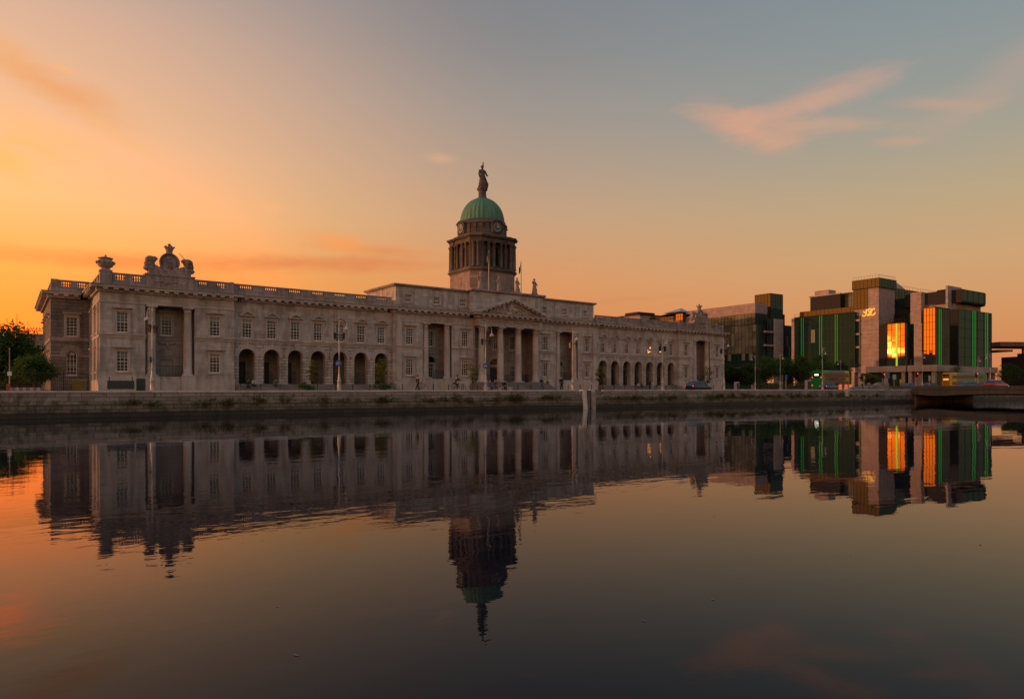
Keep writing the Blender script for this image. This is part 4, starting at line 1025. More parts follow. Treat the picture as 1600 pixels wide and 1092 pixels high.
# ---------------- far left: railway gantry and station block
M['brick'] = stone('red_brick', (.20, .095, .07), .6, .2, .8, .1, .4, .015); M['concrete'] = stone('grey_concrete', (.28, .24, .21), 3, 1.2, .85, .05, .5, .01)
Y = 190.0
t = empty('station_block', (WX(50, Y), Y, 0), .35); tag(t, 'brown brick building with flat grey roof far left behind the trees', 'building')
p = MB(); p.box(-4.5, 6, 0, 14, 0, 11.2); p.build('wall', M['brick'], t); p = MB(); p.box(-4.9, 6.4, -.5, 14.5, 11.201, 11.7); p.box(-3.2, 3.2, .5, 12, 11.701, 15.0); p.box(-3.5, 3.5, .2, 12.3, 15.001, 15.5); p.build('roof', M['concrete'], t)
for i in range(3):
    for z in (8.6, 5.4): p = MB(); p.box(-3.6+i*3.2, -1.2+i*3.2, -.06, -.002, z, z+1.8); p.build('window', M['pane'], t)
p = MB(); p.box(-1.2, .4, .35, .499, 12.1, 13.6); p.build('window', M['pane'], t)
t = empty('railway_gantry', (WX(30, 175), 175, 0), .15); tag(t, 'thin overhead line gantry with row of insulators against the orange sky', 'gantry')
p = MB(); p.box(0, 6.8, -.1, .1, 14.9, 15.05); p.box(0, 6.8, -.1, .1, 15.5, 15.6)
for k in range(14): p.tube([(k*.5+.1, 0, 15.05), (k*.5+(.35 if k % 2 else .0)+.1, 0, 15.5)], .06, 4)
p.build('beam', M['iron'], t)
for x, h in ((6.6, 17.0), (-.1, 15.6)): p = MB(); p.box(x-.15, x+.15, -.15, .15, 0, h); p.build('mast', M['iron'], t)
for k in range(9): p = MB(); p.lathe([(.05, 0), (.13, .1), (.05, .2), (.13, .3), (.05, .4)], .6+k*.7, 0, 15.61, 8); p.build('insulator', M['iron'], t)
t = empty('radio_mast', (WX(26.5, 210), 210, 0)); tag(t, 'hair thin radio mast rising above the trees at far left', 'mast'); p = MB(); p.lathe([(.16, 0), (.11, 16), (.06, 23.2)], 0, 0, 0, 6); p.build('pole', M['iron'], t)
p = MB(); [p.tube([(-.5, 0, z), (.5, 0, z)], .04, 4) for z in (20, 21.5)]; p.build('aerial', M['iron'], t)
# ================================================================== glass office complex
PHI = R(33.8); EX = Vector((math.cos(PHI), math.sin(PHI))); EY = Vector((-math.sin(PHI), math.cos(PHI)))
M['pinkstone'] = stone('pink_granite', (.31, .23, .205), 1.5, .55, .7, .12, .25, .015)
M['greystone'] = stone('grey_granite', (.34, .305, .29), 1.5, .55, .75, .12, .25, .015)
M['g_dark'] = glassy('dark_green_glass', (.028, .050, .043), (.6, .8, .72), .035, .02, .3, .35)
M['g_west'] = glassy('west_green_glass', (.012, .030, .025), (.55, .8, .7), .004, .02, 0, .10)
M['g_olive'] = glassy('olive_glass', (.13, .12, .085), (.45, .48, .40), .012, .03, .35, .15)
M['g_gold'] = glassy('gold_glass', (.05, .03, .01), (.95, .72, .45), .05, .02, 0, .4)
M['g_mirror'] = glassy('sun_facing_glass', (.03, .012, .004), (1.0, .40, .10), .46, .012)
M['g_teal'] = glassy('teal_glass', (.034, .070, .058), (.5, .8, .7), .03, .02, 0, .25)
M['g_lit'] = plain('pale_window_blind', (.17, .165, .105), .8)
M['mull'] = plain('dark_mullion', (.014, .015, .014), .6, spec=.12)
M['mull_g'] = plain('grey_mullion', (.055, .055, .052), .6, spec=.12)
M['mull_l'] = plain('bronze_mullion', (.06, .042, .03), .6, spec=.15)
M['louver'] = plain('dark_plant_screen', (.035, .03, .028), .8, spec=.1)
M['neon'] = emit('green_light_strip', (.01, .50, .045), .55)
M['neon_y'] = emit('yellow_green_light_strip', (.45, .55, .02), 1.0)
M['signlit'] = emit('lit_orange_sign', (1.0, .36, .045), 1.5)
M['canopy'] = stone('canopy_stone', (.36, .28, .24), 2.5, 2, .8, .05, .35, .01)
M['dusk'] = plain('entrance_shade', (.016, .014, .013), .8)
class Block:
    """a building in the complex, local frame x along the river side, y away from the river"""
    def __init__(s, name, px, Y, label, cat):
        s.o = Vector((WX(px, Y), Y)); s.root = empty(name, (s.o.x, s.o.y, 0), PHI); tag(s.root, label, cat); s.rnd = random.Random(hash(px) % 999)
    def loc(s, px, Y):
        p = Vector((WX(px, Y), Y)) - s.o; return p.dot(EX), p.dot(EY)
    def hit(s, px, cx, cy, axis):
        """local coordinate where the sight line of column px meets the face through (cx,cy) along axis"""
        k = (px-800)/F; p = s.o + EX*cx + EY*cy; d = EX if axis == 'x' else EY
        t = (k*p.y - p.x)/(d.x - k*d.y)
        return (cx+t) if axis == 'x' else (cy+t)
    def box(s, corner, Y, left, right, z0, z1, name, mat, dmin=0):
        cx, cy = s.loc(corner, Y)
        x1 = s.hit(right, cx, cy, 'x') if right is not None else cx+10
        y1 = max(s.hit(left, cx, cy, 'y'), cy+dmin) if left is not None else cy+10
        if mat is not None:
            mb = MB(); mb.box(cx, x1, cy, y1, z0, z1); mb.build(name, mat, s.root)
        return cx, cy, x1, y1
    def curtain(s, face, c, a, b, z0, z1, cols, zs, mat, mull='mull_g', lit=0.0, tilt=.004, name='glazing', out=.06, mw=.045, vm=None):
        """glass wall of separate slightly uneven panes with projecting mullions; face 'W' at x=c over y, 'S' at y=c over x"""
        g = MB(); lt = MB(); nz = len(zs)-1
        def P(u, o, z): return (c-o, u, z) if face == 'W' else (u, c-o, z)
        for i in range(cols):
            u0, u1 = a+(b-a)*i/cols, a+(b-a)*(i+1)/cols
            for j in range(nz):
                r = s.rnd; t1, t2 = r.gauss(0, tilt)*(u1-u0)*.5, r.gauss(0, tilt)*(zs[j+1]-zs[j])*.5
                o = .03
                q = [P(u0, o+t1-t2, zs[j]), P(u1, o-t1-t2, zs[j]), P(u1, o-t1+t2, zs[j+1]), P(u0, o+t1+t2, zs[j+1])]
                (lt if r.random() < lit else g).face(q)
        gl = g.build(name, mat, s.root)
        if lt.v: lt.build('blind', M['g_lit'], gl)
        m = MB()
        def bx(u0, u1, o0, o1, za, zb):
            if face == 'W': m.box(c-o1, c-o0, u0, u1, za, zb)
            else: m.box(u0, u1, c-o1, c-o0, za, zb)
        for i in range(cols+1):
            if vm and i % vm: continue
            u = a+(b-a)*i/cols; bx(u-mw, u+mw, .0, out+.03, z0, z1)
        for z in zs: bx(a+mw+.001, b-mw-.001, .0, out, z-mw*.9, z+mw*.9)
        m.build('mullions', M[mull], gl)
        return gl
    def strip(s, face, c, u, z0, z1, mat='neon', w=.036):
        m = MB()
        if face == 'W': m.box(c-.2, c-.10, u-w, u+w, z0, z1)
        else: m.box(u-w, u+w, c-.2, c-.10, z0, z1)
        return m.build('light_strip', M[mat], s.root)
    def podium(s, cx, cy, x1, y1, z, h=1.6, step=5.0):
        m = MB(); m.box(cx-.5, x1+.3, cy-.5, y1, z-h, z); m.build('canopy', M['canopy'], s.root)
        m = MB(); m.box(cx+1.6, x1-.5, cy+1.6, y1-.3, 0, z-h-.01); m.build('entrance_glazing', M['g_dark'], s.root)
        n = max(1, int((x1-cx)/step))
        for i in range(n+1): m = MB(); x = cx+.4+(x1-cx-.8)*i/n; m.box(x-.45, x+.45, cy, cy+.9, 0, z-h-.002); m.build('column', M['canopy'], s.root)
        n = max(1, int((y1-cy)/step))
        for i in range(1, n+1): m = MB(); y = cy+.4+(y1-cy-.8)*i/n; m.box(cx, cx+.9, y-.45, y+.45, 0, z-h-.002); m.build('column', M['canopy'], s.root)
def lin(a, b, n): return [a+(b-a)*i/n for i in range(n+1)]
B = Block('office_complex', 1373, 205, 'large dark glass and pink granite offices with green light strips and orange lit sign', 'office building')
# --- west wing with green strips
zt = ZZ(488.7, 210); cx, cy, x1, y1 = B.box(1335, 210, 1242, None, 6.6, zt, 'west_wing', M['mull'], 0)
x1 = cx+14
B.curtain('W', cx, cy, y1, 6.6, zt, 14, lin(6.6, zt, 4), M['g_west'], lit=.05, vm=1, mw=.03); B.curtain('S', cy, cx, cx+10, 6.6, zt, 5, lin(6.6, zt, 4), M['g_dark'])
for px in (1252.4, 1255.6, 1281.2, 1284.4, 1305.4, 1308.6): B.strip('W', cx, B.hit(px, cx, cy, 'y'), 6.6, zt+.3)
m = MB(); yb = B.hit(1242, cx, cy, 'y'); m.box(cx-.4, cx+.2, yb-.01, yb+1.0, 4, zt+.1); m.build('corner_pier', M['pinkstone'], B.root)
B.podium(cx, cy, cx+10, y1, 6.6)
m = MB(); m.box(cx-.25, cx+9, cy, y1, zt+.001, zt+.3); m.build('roof_edge', M['mull'], B.root)
rl = MB(); rl.box(cx-.1, cx-.04, cy, y1, zt+1.2, zt+1.26)
for i in range(14): yy = cy+(y1-cy)*i/13; rl.box(cx-.1, cx-.05, yy-.03, yy+.03, zt+.3, zt+1.2)
rl.build('railing', M['mull_l'], B.root)
z2 = ZZ(479, 214); a, b_, a1, b1 = B.box(1336, 214, 1250, None, zt+.3, z2, 'upper_storey', M['mull'])
B.curtain('W', a, b_, b1, zt+.3, z2, 13, [zt+.3, z2], M['g_gold'], 'mull_l')
z3 = ZZ(456, 218); a, b_, a1, b1 = B.box(1336, 218, 1310, None, z2, z3, 'upper_storey', M['mull']); B.curtain('W', a, b_, b1, z2, z3, 5, lin(z2, z3, 2), M['g_olive'], 'mull_l')
z4 = ZZ(459, 219); a, b_, a1, b1 = B.box(1313, 219.5, 1266, None, z2, z4, 'plant_room', M['louver']); m = MB(); m.box(a-.3, a+8, b_, b1+.3, z4+.001, z4+.35); m.build('roof_edge', M['canopy'], B.root)
m = MB(); m.box(a+1, a+5, b1-6, b1-1, z4+.351, z4+2.0); m.build('plant_room', M['canopy'], B.root)
# --- granite tower with glass crown
zt = ZZ(449, 205); cx, cy, x1, y1 = B.box(1373, 205, 1334, 1398, 0, zt, 'granite_tower', M['pinkstone'])
yg = B.hit(1356, cx, cy, 'y'); zg = ZZ(480.5, 205); yk = B.hit(1345, cx, cy, 'y')
B.curtain('W', cx-.02, yg, y1, zg, zt, 4, lin(zg, zt, 3), M['g_gold'], 'mull_l'); B.curtain('W', cx-.02, yk, y1, 6.8, zg-2, 2, lin(6.8, zg-2, 5), M['g_dark'])
m = MB()
for py in (498, 520, 541): z = ZZ(py, 205); m.box(cx-.16, cx-.001, cy, yk, z-.12, z+.12); m.box(cx-.7, cx-.161, yk, y1, z-.3, z+.3)
m.build('string_course', M['canopy'], B.root)
zc = ZZ(434, 205); m = MB(); m.box(cx-.3, x1+.3, cy-.3, y1+.3, zt+.001, zc); m.build('crown', M['mull'], B.root)
B.curtain('W', cx-.3, cy-.3, y1+.3, zt, zc, 7, [zt+.2, zc-.15], M['g_gold'], 'mull_l'); B.curtain('S', cy-.3, cx-.3, x1+.3, zt, zc, 6, [zt+.2, zc-.15], M['g_teal'])
rl = MB(); rl.box(cx-.2, x1, cy-.2, cy-.14, zc+.9, zc+.97); rl.box(cx-.2, cx-.14, cy-.139, y1, zc+.9, zc+.97)
for i in range(10): yy = cy+(y1-cy)*i/9; rl.box(cx-.2, cx-.15, yy-.03, yy+.03, zc, zc+.9); xx = cx+(x1-cx)*i/9; rl.box(xx-.03, xx+.03, cy-.2, cy-.15, zc, zc+.9)
rl.build('railing', M['canopy'], B.root)
# the lit curly sign
def sgn(ax, ay): return (cx-.32, B.hit(1220+ax/5.46, cx, cy, 'y'), ZZ(420+ay/5.46, 207.5))
m = MB()
for st in ([(747, 352), (738, 347), (733, 354), (737, 366), (735, 382), (726, 397), (712, 403), (703, 397), (706, 390)], [(710, 362), (722, 372), (734, 370)],
           [(779, 353), (770, 344), (757, 346), (752, 355), (757, 366), (769, 374), (773, 386), (765, 397), (751, 398), (745, 390)], [(742, 401), (756, 390), (772, 366), (785, 347)],
           [(806, 353), (799, 345), (788, 350), (779, 366), (771, 384), (774, 397), (789, 399), (803, 392), (813, 380)]):
    m.tube([sgn(*p) for p in st], .19, 6)
m.build('lettering', M['signlit'], B.root)
# --- main dark glass body behind
zt = ZZ(449, 216); cx, cy, x1, y1 = B.box(1390, 216, None, 1500, 6, zt, 'main_block', M['mull']); B.curtain('S', cy, cx, x1, 6.6, zt, 26, lin(6.6, zt, 6), M['g_dark'], lit=.03, mw=.03)
zs_ = zt
arc = [(cx+9*k/10, zt+2.2*math.sin(PI/2+PI/2*k/10)) for k in range(11)]
m = MB(); m.prism([(cx+1.5, zt)] + [(cx+1.5, zt+2.4)] + [(p[0]+2, p[1]+.2) for p in arc] + [(cx+12, zt)], cy+.6, cy+3); m.build('curved_roof', M['steel'], B.root)
rl = MB(); rl.box(cx+7, x1, cy-.1, cy-.05, zt+1.0, zt+1.06)
for i in range(24): xx = cx+7+(x1-cx-7)*i/23; rl.box(xx-.03, xx+.03, cy-.1, cy-.06, zt, zt+1.0)
rl.build('railing', M['mull_l'], B.root)
m = MB(); m.box(cx-1, x1, cy-6, cy-.3, 4.9, 6.5); m.build('canopy', M['canopy'], B.root)
m = MB(); m.box(cx, x1, cy-.2, cy-.01, 0, 4.89); m.build('entrance_glazing', M['g_dark'], B.root)
# orange sliver of glass beside the second pier and behind the third
cx2, cy2, _, _ = B.box(1423, 212, 1420, 1430, 0, 1, 'x', None); z0, z1 = ZZ(504, 212), ZZ(465, 212)
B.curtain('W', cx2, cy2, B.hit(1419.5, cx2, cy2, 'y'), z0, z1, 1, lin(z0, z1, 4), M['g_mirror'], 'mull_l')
m = MB(); m.box(cx2+.05, cx2+5, cy2-.01, cy2+6, 6, z1); m.build('side_block', M['g_dark'], B.root)
cx2, cy2, _, _ = B.box(1480, 211, 1468, 1490, 0, 1, 'x', None); z0, z1 = ZZ(468, 211), ZZ(452, 211)
B.curtain('W', cx2, cy2, B.hit(1468, cx2, cy2, 'y'), z0, z1, 3, lin(z0, z1, 2), M['g_gold'], 'mull_l'); m = MB(); m.box(cx2+.05, cx2+5, cy2-.01, cy2+3, 6, z1); m.build('side_block', M['g_dark'], B.root)
# --- bay catching the sun
zt = ZZ(504.5, 192); cx, cy, x1, y1 = B.box(1414, 192, 1386.6, 1428, 6.6, zt, 'sunlit_bay', M['mull'])
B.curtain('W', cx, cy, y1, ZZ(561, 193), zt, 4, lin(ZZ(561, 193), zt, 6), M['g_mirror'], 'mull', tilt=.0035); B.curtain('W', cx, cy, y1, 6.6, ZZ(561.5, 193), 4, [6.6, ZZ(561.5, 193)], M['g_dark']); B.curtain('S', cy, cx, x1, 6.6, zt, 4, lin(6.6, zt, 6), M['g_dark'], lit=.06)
yy = B.hit(1401.5, cx, cy, 'y'); B.strip('W', cx, yy-.0, 6.6, zt, 'neon_y', .22)
m = MB(); m.box(cx-.3, x1, cy-.1, y1+.6, zt+.001, zt+.25)
for i in range(7): q = cy+(y1-cy)*i/6; m.box(cx-.2, cx-.12, q-.05, q+.05, zt+.251, zt+1.1)
m.box(cx-.2, cx-.12, cy, y1, zt+1.1, zt+1.2); m.build('railing', M['mull'], B.root)
m = MB(); m.box(cx+1.2, x1, y1+.61, y1+3, 6.6, zt+.2); m.build('bay_return', M['mull'], B.root); B.podium(cx, cy, x1+14, y1+6, 6.6, 1.7, 4)
# --- granite piers
zt = ZZ(456, 188.5); cx, cy, x1, y1 = B.box(1439.3, 188.5, 1422.6, 1444.8, ZZ(505, 188.5), zt, 'granite_pier', M['pinkstone']); zl = ZZ(505, 188.5)
B.box(1440.5, 188.1, 1428, 1443.5, 0, zl-.01, 'granite_pier', M['pinkstone'])
zt = ZZ(480.4, 184); cx, cy, x1, y1 = B.box(1461.4, 184, 1443.2, 1483.5, 6.6, zt, 'glass_bay', M['mull'])
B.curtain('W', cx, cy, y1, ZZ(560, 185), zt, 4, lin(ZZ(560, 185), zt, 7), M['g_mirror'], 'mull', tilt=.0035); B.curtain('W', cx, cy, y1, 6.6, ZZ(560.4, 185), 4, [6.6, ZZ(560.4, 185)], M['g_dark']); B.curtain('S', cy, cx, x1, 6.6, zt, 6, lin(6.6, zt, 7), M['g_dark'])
for px in (1466.5, 1469.6): B.strip('S', cy, B.hit(px, cx, cy, 'x'), 6.6, zt-.3)
m = MB(); m.box(cx-.2, x1, cy-.2, y1, zt+.001, zt+.2); m.box(cx-.15, cx-.08, cy, y1, zt+.9, zt+1.0)
for i in range(7): q = cy+(y1-cy)*i/6; m.box(cx-.15, cx-.08, q-.04, q+.04, zt+.2, zt+.899)
m.build('railing', M['mull_l'], B.root); B.podium(cx, cy, x1+3, y1+4, 6.6, 1.7, 4)
zt = ZZ(446, 200); cx, cy, x1, y1 = B.box(1481, 200, 1478, 1502.6, ZZ(486, 200), zt, 'granite_pier', M['greystone'], .6)
cl, cyl, xl, yl = B.box(1485.5, 199, 1484.2, 1497, 0, ZZ(486, 200)-.01, 'granite_pier', M['greystone'], .6)
# vertical lettering on the third pier
tx = D.curves.new('pier_lettering', 'FONT'); tx.body = 'IFSC'; tx.size = 3.0; tx.extrude = .05; tx.align_x = 'CENTER'; tx.align_y = 'CENTER'; tx.space_character = 1.0
tx.materials.append(M['mull']); to = D.objects.new('lettering', tx); COL.objects.link(to); to.parent = B.root
xm = (B.hit(1487.5, cl, cyl, 'x')+B.hit(1495, cl, cyl, 'x'))/2
to.location = (xm, cyl-.06, ZZ(507, 199)); to.rotation_euler = (PI/2, -PI/2, 0); to.rotation_euler = (Matrix.Rotation(PI/2, 3, 'X') @ Matrix.Rotation(-PI/2, 3, 'Z')).to_euler()
tx.size = 3.1; bpy.context.view_layer.update()
lm = D.meshes.new_from_object(to.evaluated_get(bpy.context.evaluated_depsgraph_get())); lo = D.objects.new('lettering', lm); COL.objects.link(lo); lo.parent = B.root; lo.location = to.location; lo.rotation_euler = to.rotation_euler; lo.scale = (.58, .62, 1); D.objects.remove(to)
# --- rounded glass corner
zt = ZZ(482.5, 195); cx, cy = B.loc(1497, 195); xs_ = B.hit(1546, cx, cy, 'x')
rad = 7.2; poly = [(cx, cy)]+[(xs_+rad*math.sin(a), cy+rad-rad*math.cos(a)) for a in lin(0, R(105), 14)]
mb = MB(); full = poly+[(poly[-1][0]-3, cy+26), (cx, cy+26)]; mb.extr(full, 6.6, zt); mb.build('rounded_corner', M['mull'], B.root)
g = MB(); mm = MB(); zz = lin(6.6, zt, 6)
segs = [(cx+(xs_-cx)*i/5, cy) for i in range(6)]+poly[2:]
for p, q in zip(segs, segs[1:]):
    n = Vector((q[1]-p[1], p[0]-q[0])).normalized(); 
    for j in range(6):
        o1 = .05+random.gauss(0, .006); g.face([(p[0]+n.x*o1, p[1]+n.y*o1, zz[j]), (q[0]+n.x*o1, q[1]+n.y*o1, zz[j]), (q[0]+n.x*.05, q[1]+n.y*.05, zz[j+1]), (p[0]+n.x*.05, p[1]+n.y*.05, zz[j+1])])
    mm.tube([(p[0]+n.x*.08, p[1]+n.y*.08, 6.6), (p[0]+n.x*.08, p[1]+n.y*.08, zt)], .05, 4)
    for z in zz: mm.tube([(p[0]+n.x*.08, p[1]+n.y*.08, z), (q[0]+n.x*.08, q[1]+n.y*.08, z)], .045, 4)
gl = g.build('glazing', M['g_teal'], B.root); mm.build('mullions', M['mull'], gl)
for px in (1519.2, 1522.6): B.strip('S', cy, B.hit(px, cx, cy, 'x'), 6.6, zt)
for px in (1539.4, 1542.2): B.strip('S', cy, B.hit(px, cx, cy, 'x'), 6.6, zt)
for a in (R(62), R(84)):
    n = (math.sin(a), -math.cos(a)); p = (xs_+(rad+.15)*n[0], cy+rad-(rad+.15)*math.cos(a)); m = MB(); m.tube([(*p, 6.6), (*p, zt)], .07, 6); m.build('light_strip', M['neon'], B.root)
B.podium(cx, cy, xs_+4, cy+18, 6.6, 1.7, 5)
m = MB(); off = [(x+.0, y) for x, y in full]; m.extr([(xs_+(rad+.5)*math.sin(a), cy+rad-(rad+.5)*math.cos(a)) for a in lin(R(0), R(105), 14)]+[(xs_, cy+12)], 4.9, 6.59); m.build('canopy', M['canopy'], B.root)
for a in (R(10), R(50), R(90)): m = MB(); m.lathe([(.4, 0), (.4, 4.88)], xs_+(rad-.6)*math.sin(a), cy+rad-(rad-.6)*math.cos(a), 0, 12); m.build('column', M['canopy'], B.root)
zr0, zr1 = ZZ(472, 199), ZZ(451.5, 199); rx, ry = B.loc(1503, 199); rs = B.hit(1537, rx, ry, 'x'); r2 = 5.6
ring = [(rx, ry)]+[(rs+r2*math.sin(a), ry+r2-r2*math.cos(a)) for a in lin(0, R(150), 16)]+[(rx, ry+16)]
m = MB(); m.extr(ring, zr0, zr1); m.build('upper_ring', M['louver'], B.root)
g = MB(); sg_ = [(rx+(rs-rx)*i/4, ry) for i in range(5)]+ring[2:-1]
for p, q in zip(sg_, sg_[1:]):
    n = Vector((q[1]-p[1], p[0]-q[0])).normalized(); g.face([(p[0]+n.x*.06+.0, p[1]+n.y*.06, zr0+.5), (q[0]+n.x*.06, q[1]+n.y*.06, zr0+.5), (q[0]+n.x*.06, q[1]+n.y*.06, zr1-.3), (p[0]+n.x*.06, p[1]+n.y*.06, zr1-.3)])
gl = g.build('glazing', M['g_teal'], B.root)
mm = MB()
for p in sg_: mm.tube([(p[0], p[1]-.1, zr0+.4), (p[0], p[1]-.1, zr1-.2)], .06, 4)
mm.build('mullions', M['mull_l'], gl)
m = MB(); m.extr([(rx+.5, ry+2), (rs+3, ry+2), (rs+5, ry+5), (rs+5, ry+14), (rx+.5, ry+14)], zt, zr0-.01); m.build('setback_storey', M['canopy'], B.root)
# --- left glass block
B = Block('glass_office', 1186, 228, 'bronze glass office block with square stair tower behind the right pavilion', 'office building')
zt = ZZ(473, 228); zb = ZZ(489, 228); cx, cy, x1, y1 = B.box(1180, 228.5, 1070, 1199, 7.3, zt, 'main_block', M['pinkstone'])
zm = ZZ(507, 228)
B.curtain('W', cx, cy, y1, zm, zb, 22, lin(zm, zb, 2), M['g_olive'], 'mull', lit=.1); zq = lin(7.3, zm, 6); B.curtain('W', cx-.8, cy-1, y1, zq[2], zm, 22, zq[2:], M['g_olive'], 'mull', lit=.14, mw=.035); B.curtain('W', cx-.8, cy-1, y1, 7.3, zq[2], 22, zq[:3], M['g_west'], 'mull_g', lit=.16, mw=.03)
m = MB(); m.box(cx-.78, cx-.01, cy-1, y1, 7.3, zm+.2); m.build('lower_storeys', M['mull'], B.root)
B.curtain('S', cy-1, cx-.8, x1, 7.3, zm, 5, lin(7.3, zm, 6), M['g_dark']); B.curtain('S', cy-.01, cx, x1, zm, zb, 5, lin(zm, zb, 2), M['g_dark'])
m = MB(); m.box(cx-.02, x1, cy-.99, cy-.02, 7.3, zm+.2); m.build('lower_storeys', M['mull'], B.root)
m = MB(); m.box(cx-1.6, x1+.4, cy-1.6, y1, 6.0, 7.29); m.build('canopy', M['canopy'], B.root)
m = MB(); m.box(cx+.5, x1, cy+.6, y1, 0, 5.99); m.build('entrance_glazing', M['g_teal'], B.root)
for i in range(6): m = MB(); yy = cy+(y1-cy)*i/5.2; m.box(cx-1.2, cx-.5, yy, yy+.7, 0, 5.99); m.build('column', M['canopy'], B.root)
zt = ZZ(458, 235); cx, cy, x1, y1 = B.box(1204, 235, 1179.6, 1223, 6, zt, 'stair_tower', M['mull'])
zz = [ZZ(p, 235) for p in (505, 486, 471.5, 459)]
B.curtain('W', cx, cy, y1, zz[0], zt, 5, zz, M['g_gold'], 'mull'); B.curtain('S', cy, cx, x1, 6, zt, 5, [6, 11, 15]+zz, M['g_teal'], 'mull')
zt = ZZ(498, 230); cx, cy, x1, y1 = B.box(1211, 230, 1209.5, 1224, 0, zt, 'granite_pier', M['greystone'], .6)
m = MB()
for py in (519, 540): z = ZZ(py, 230); m.box(cx-5, cx-.01, cy+.2, cy+.9, z-.3, z+.3)
m.build('string_course', M['canopy'], B.root)
a, b_ = B.hit(1199, cx, cy+1, 'x'), B.hit(1210.8, cx, cy+1, 'x'); B.curtain('S', cy+1, a, b_, 6, zt, 2, lin(6, zt, 3), M['g_dark'])
zt = ZZ(508.5, 243); cx, cy, x1, y1 = B.box(1226, 243, 1222, 1240, 0, zt, 'low_block', M['mull'], 1); B.curtain('S', cy, cx, x1, 4, zt, 5, lin(4, zt, 5), M['g_teal'], lit=.12)
m = MB(); m.box(cx, cx+3, cy+2, cy+7, zt+.01, ZZ(490, 243)); m.build('plant_room', M['louver'], B.root)
# --- roofs behind the right wing
Y = 230
B = Block('far_office', 1040, Y, 'low pale brown roofs and small glass pyramid showing behind the right arcade parapet', 'building')
cx, cy, x1, y1 = B.box(1000, Y, 955, None, 0, ZZ(492, Y), 'wall', M['pinkstone']); m = MB(); m.box(cx-.4, cx+10, cy-.4, y1+.4, ZZ(492, Y)+.01, ZZ(490.6, Y)); m.box(cx+1, cx+9, cy+2, y1-6, ZZ(490.5, Y), ZZ(486, Y)); m.build('roof', M['louver'], B.root)
cx, cy, x1, y1 = B.box(1052, Y-6, 1000, None, 0, ZZ(494, Y-6), 'wall', M['pinkstone']); B.curtain('W', cx, cy, y1, ZZ(500, Y-6), ZZ(494.6, Y-6), 12, [ZZ(500, Y-6), ZZ(494.6, Y-6)], M['g_gold'], 'mull_l')
rf = MB(); n = 12; pr = [(cy+(y1-cy)*k/n, ZZ(494, Y-6)+1.2-1.0*math.sin(PI*.5*k/n)) for k in range(n+1)]
rf.loft([[(cx-.3, y_, z_-.4), (cx+10, y_, z_-.4), (cx+10, y_, z_), (cx-.3, y_, z_)] for y_, z_ in pr]); rf.build('roof', M['louver'], B.root)
cx, cy, x1, y1 = B.box(1067, Y-12, 1056, 1072, 0, ZZ(488, Y-12), 'pavilion', M['mull_l']); B.curtain('W', cx, cy, y1, ZZ(500, Y-12), ZZ(488.2, Y-12), 3, lin(ZZ(500, Y-12), ZZ(488.2, Y-12), 2), M['g_mirror'], 'mull')
mx, my = (cx+x1)/2, (cy+y1)/2; zb = ZZ(488, Y-12); za = ZZ(480.6, Y-12); c = [(cx-2.5, cy-1), (x1+1, cy-1), (x1+1, y1+3), (cx-2.5, y1+3)]
m = MB(); [m.face([(*c[i], zb+.02), (*c[(i+1) % 4], zb+.02), (mx, my, za)]) for i in range(4)]; m.face([(*p, zb+.015) for p in c]); m.build('pyramid_roof', M['steel'], B.root)
# --- far right
Y = 230
t = empty('concrete_block', (WX(1563, Y), Y, 0), .1); tag(t, 'brown flat roofed slab building at the far right edge above the bridge', 'building')
m = MB(); m.box(0, 40, 0, 14, ZZ(541, Y), ZZ(534, Y)); m.build('upper_slab', M['brick'], t); m = MB(); m.box(0, 5.5, 1, 12, ZZ(549, Y), ZZ(546, Y)); m.build('lower_slab', M['brick'], t)
for x in (12, 24): m = MB(); m.box(x, x+.6, 4, 4.6, 0, ZZ(541, Y)); m.build('column', M['concrete'], t)
m = MB(); m.box(3, 42, -8, 3, 0, ZZ(556, Y-8)); m.box(8, 42, -7, 2, ZZ(556, Y-8), ZZ(550, Y-8)); m.build('lower_storey', M['louver'], t)
for i in range(5): m = MB(); m.box(5+i*4, 7.5+i*4, -8.06, -8.002, 4, 6); m.build('window', M['pane'], t)

# ================================================================== road bridge
BD = (QX.x*0.0+QY.x*-1.0, QY.y*-1.0)
t = empty('road_bridge', tuple(q2w(QE, 0)), QA-PI/2); tag(t, 'low flat concrete road bridge crossing the river at the right', 'bridge')
M['bridge'] = stone('bridge_concrete', (.10, .088, .082), 4.0, 3, .8, .08, .45, .015)
# local x runs out over the river, local y runs downstream (away from the picture centre)
m = MB(); N = 30
for side in (0, 1):
    y0 = 0 if side == 0 else 19.5
    for i in range(N):
        xa, xb = -4+70*i/N, -4+70*(i+1)/N
        def so(x): return -.5-.5*(abs(((x-4) % 24)-12)/12)**3
        m.loft([[(xa, y0, so(xa)), (xa, y0+.5, so(xa)), (xa, y0+.5, .18), (xa, y0, .18)], [(xb, y0, so(xb)), (xb, y0+.5, so(xb)), (xb, y0+.5, .18), (xb, y0, .18)]])
m.build('girder', M['bridge'], t)
m = MB(); m.box(-4, 66, .501, 19.499, -.75, .12); m.build('deck', M['asphalt'], t)
for y0 in (-.12, 19.4):
    m = MB(); m.box(-4, 66, y0, y0+.4, .181, .62); m.box(-4, 66, y0-.05, y0+.45, .621, .72); m.build('parapet', M['bridge'], t)
for x in (28, 52):
    m = MB(); m.box(x-.7, x+.7, 1, 18.5, -4, -.95); m.build('pier', M['bridge'], t)
m = MB(); m.box(-3.5, .4, .6, 19.4, -4, -.76); m.build('abutment', M['dark_rustic'], t)
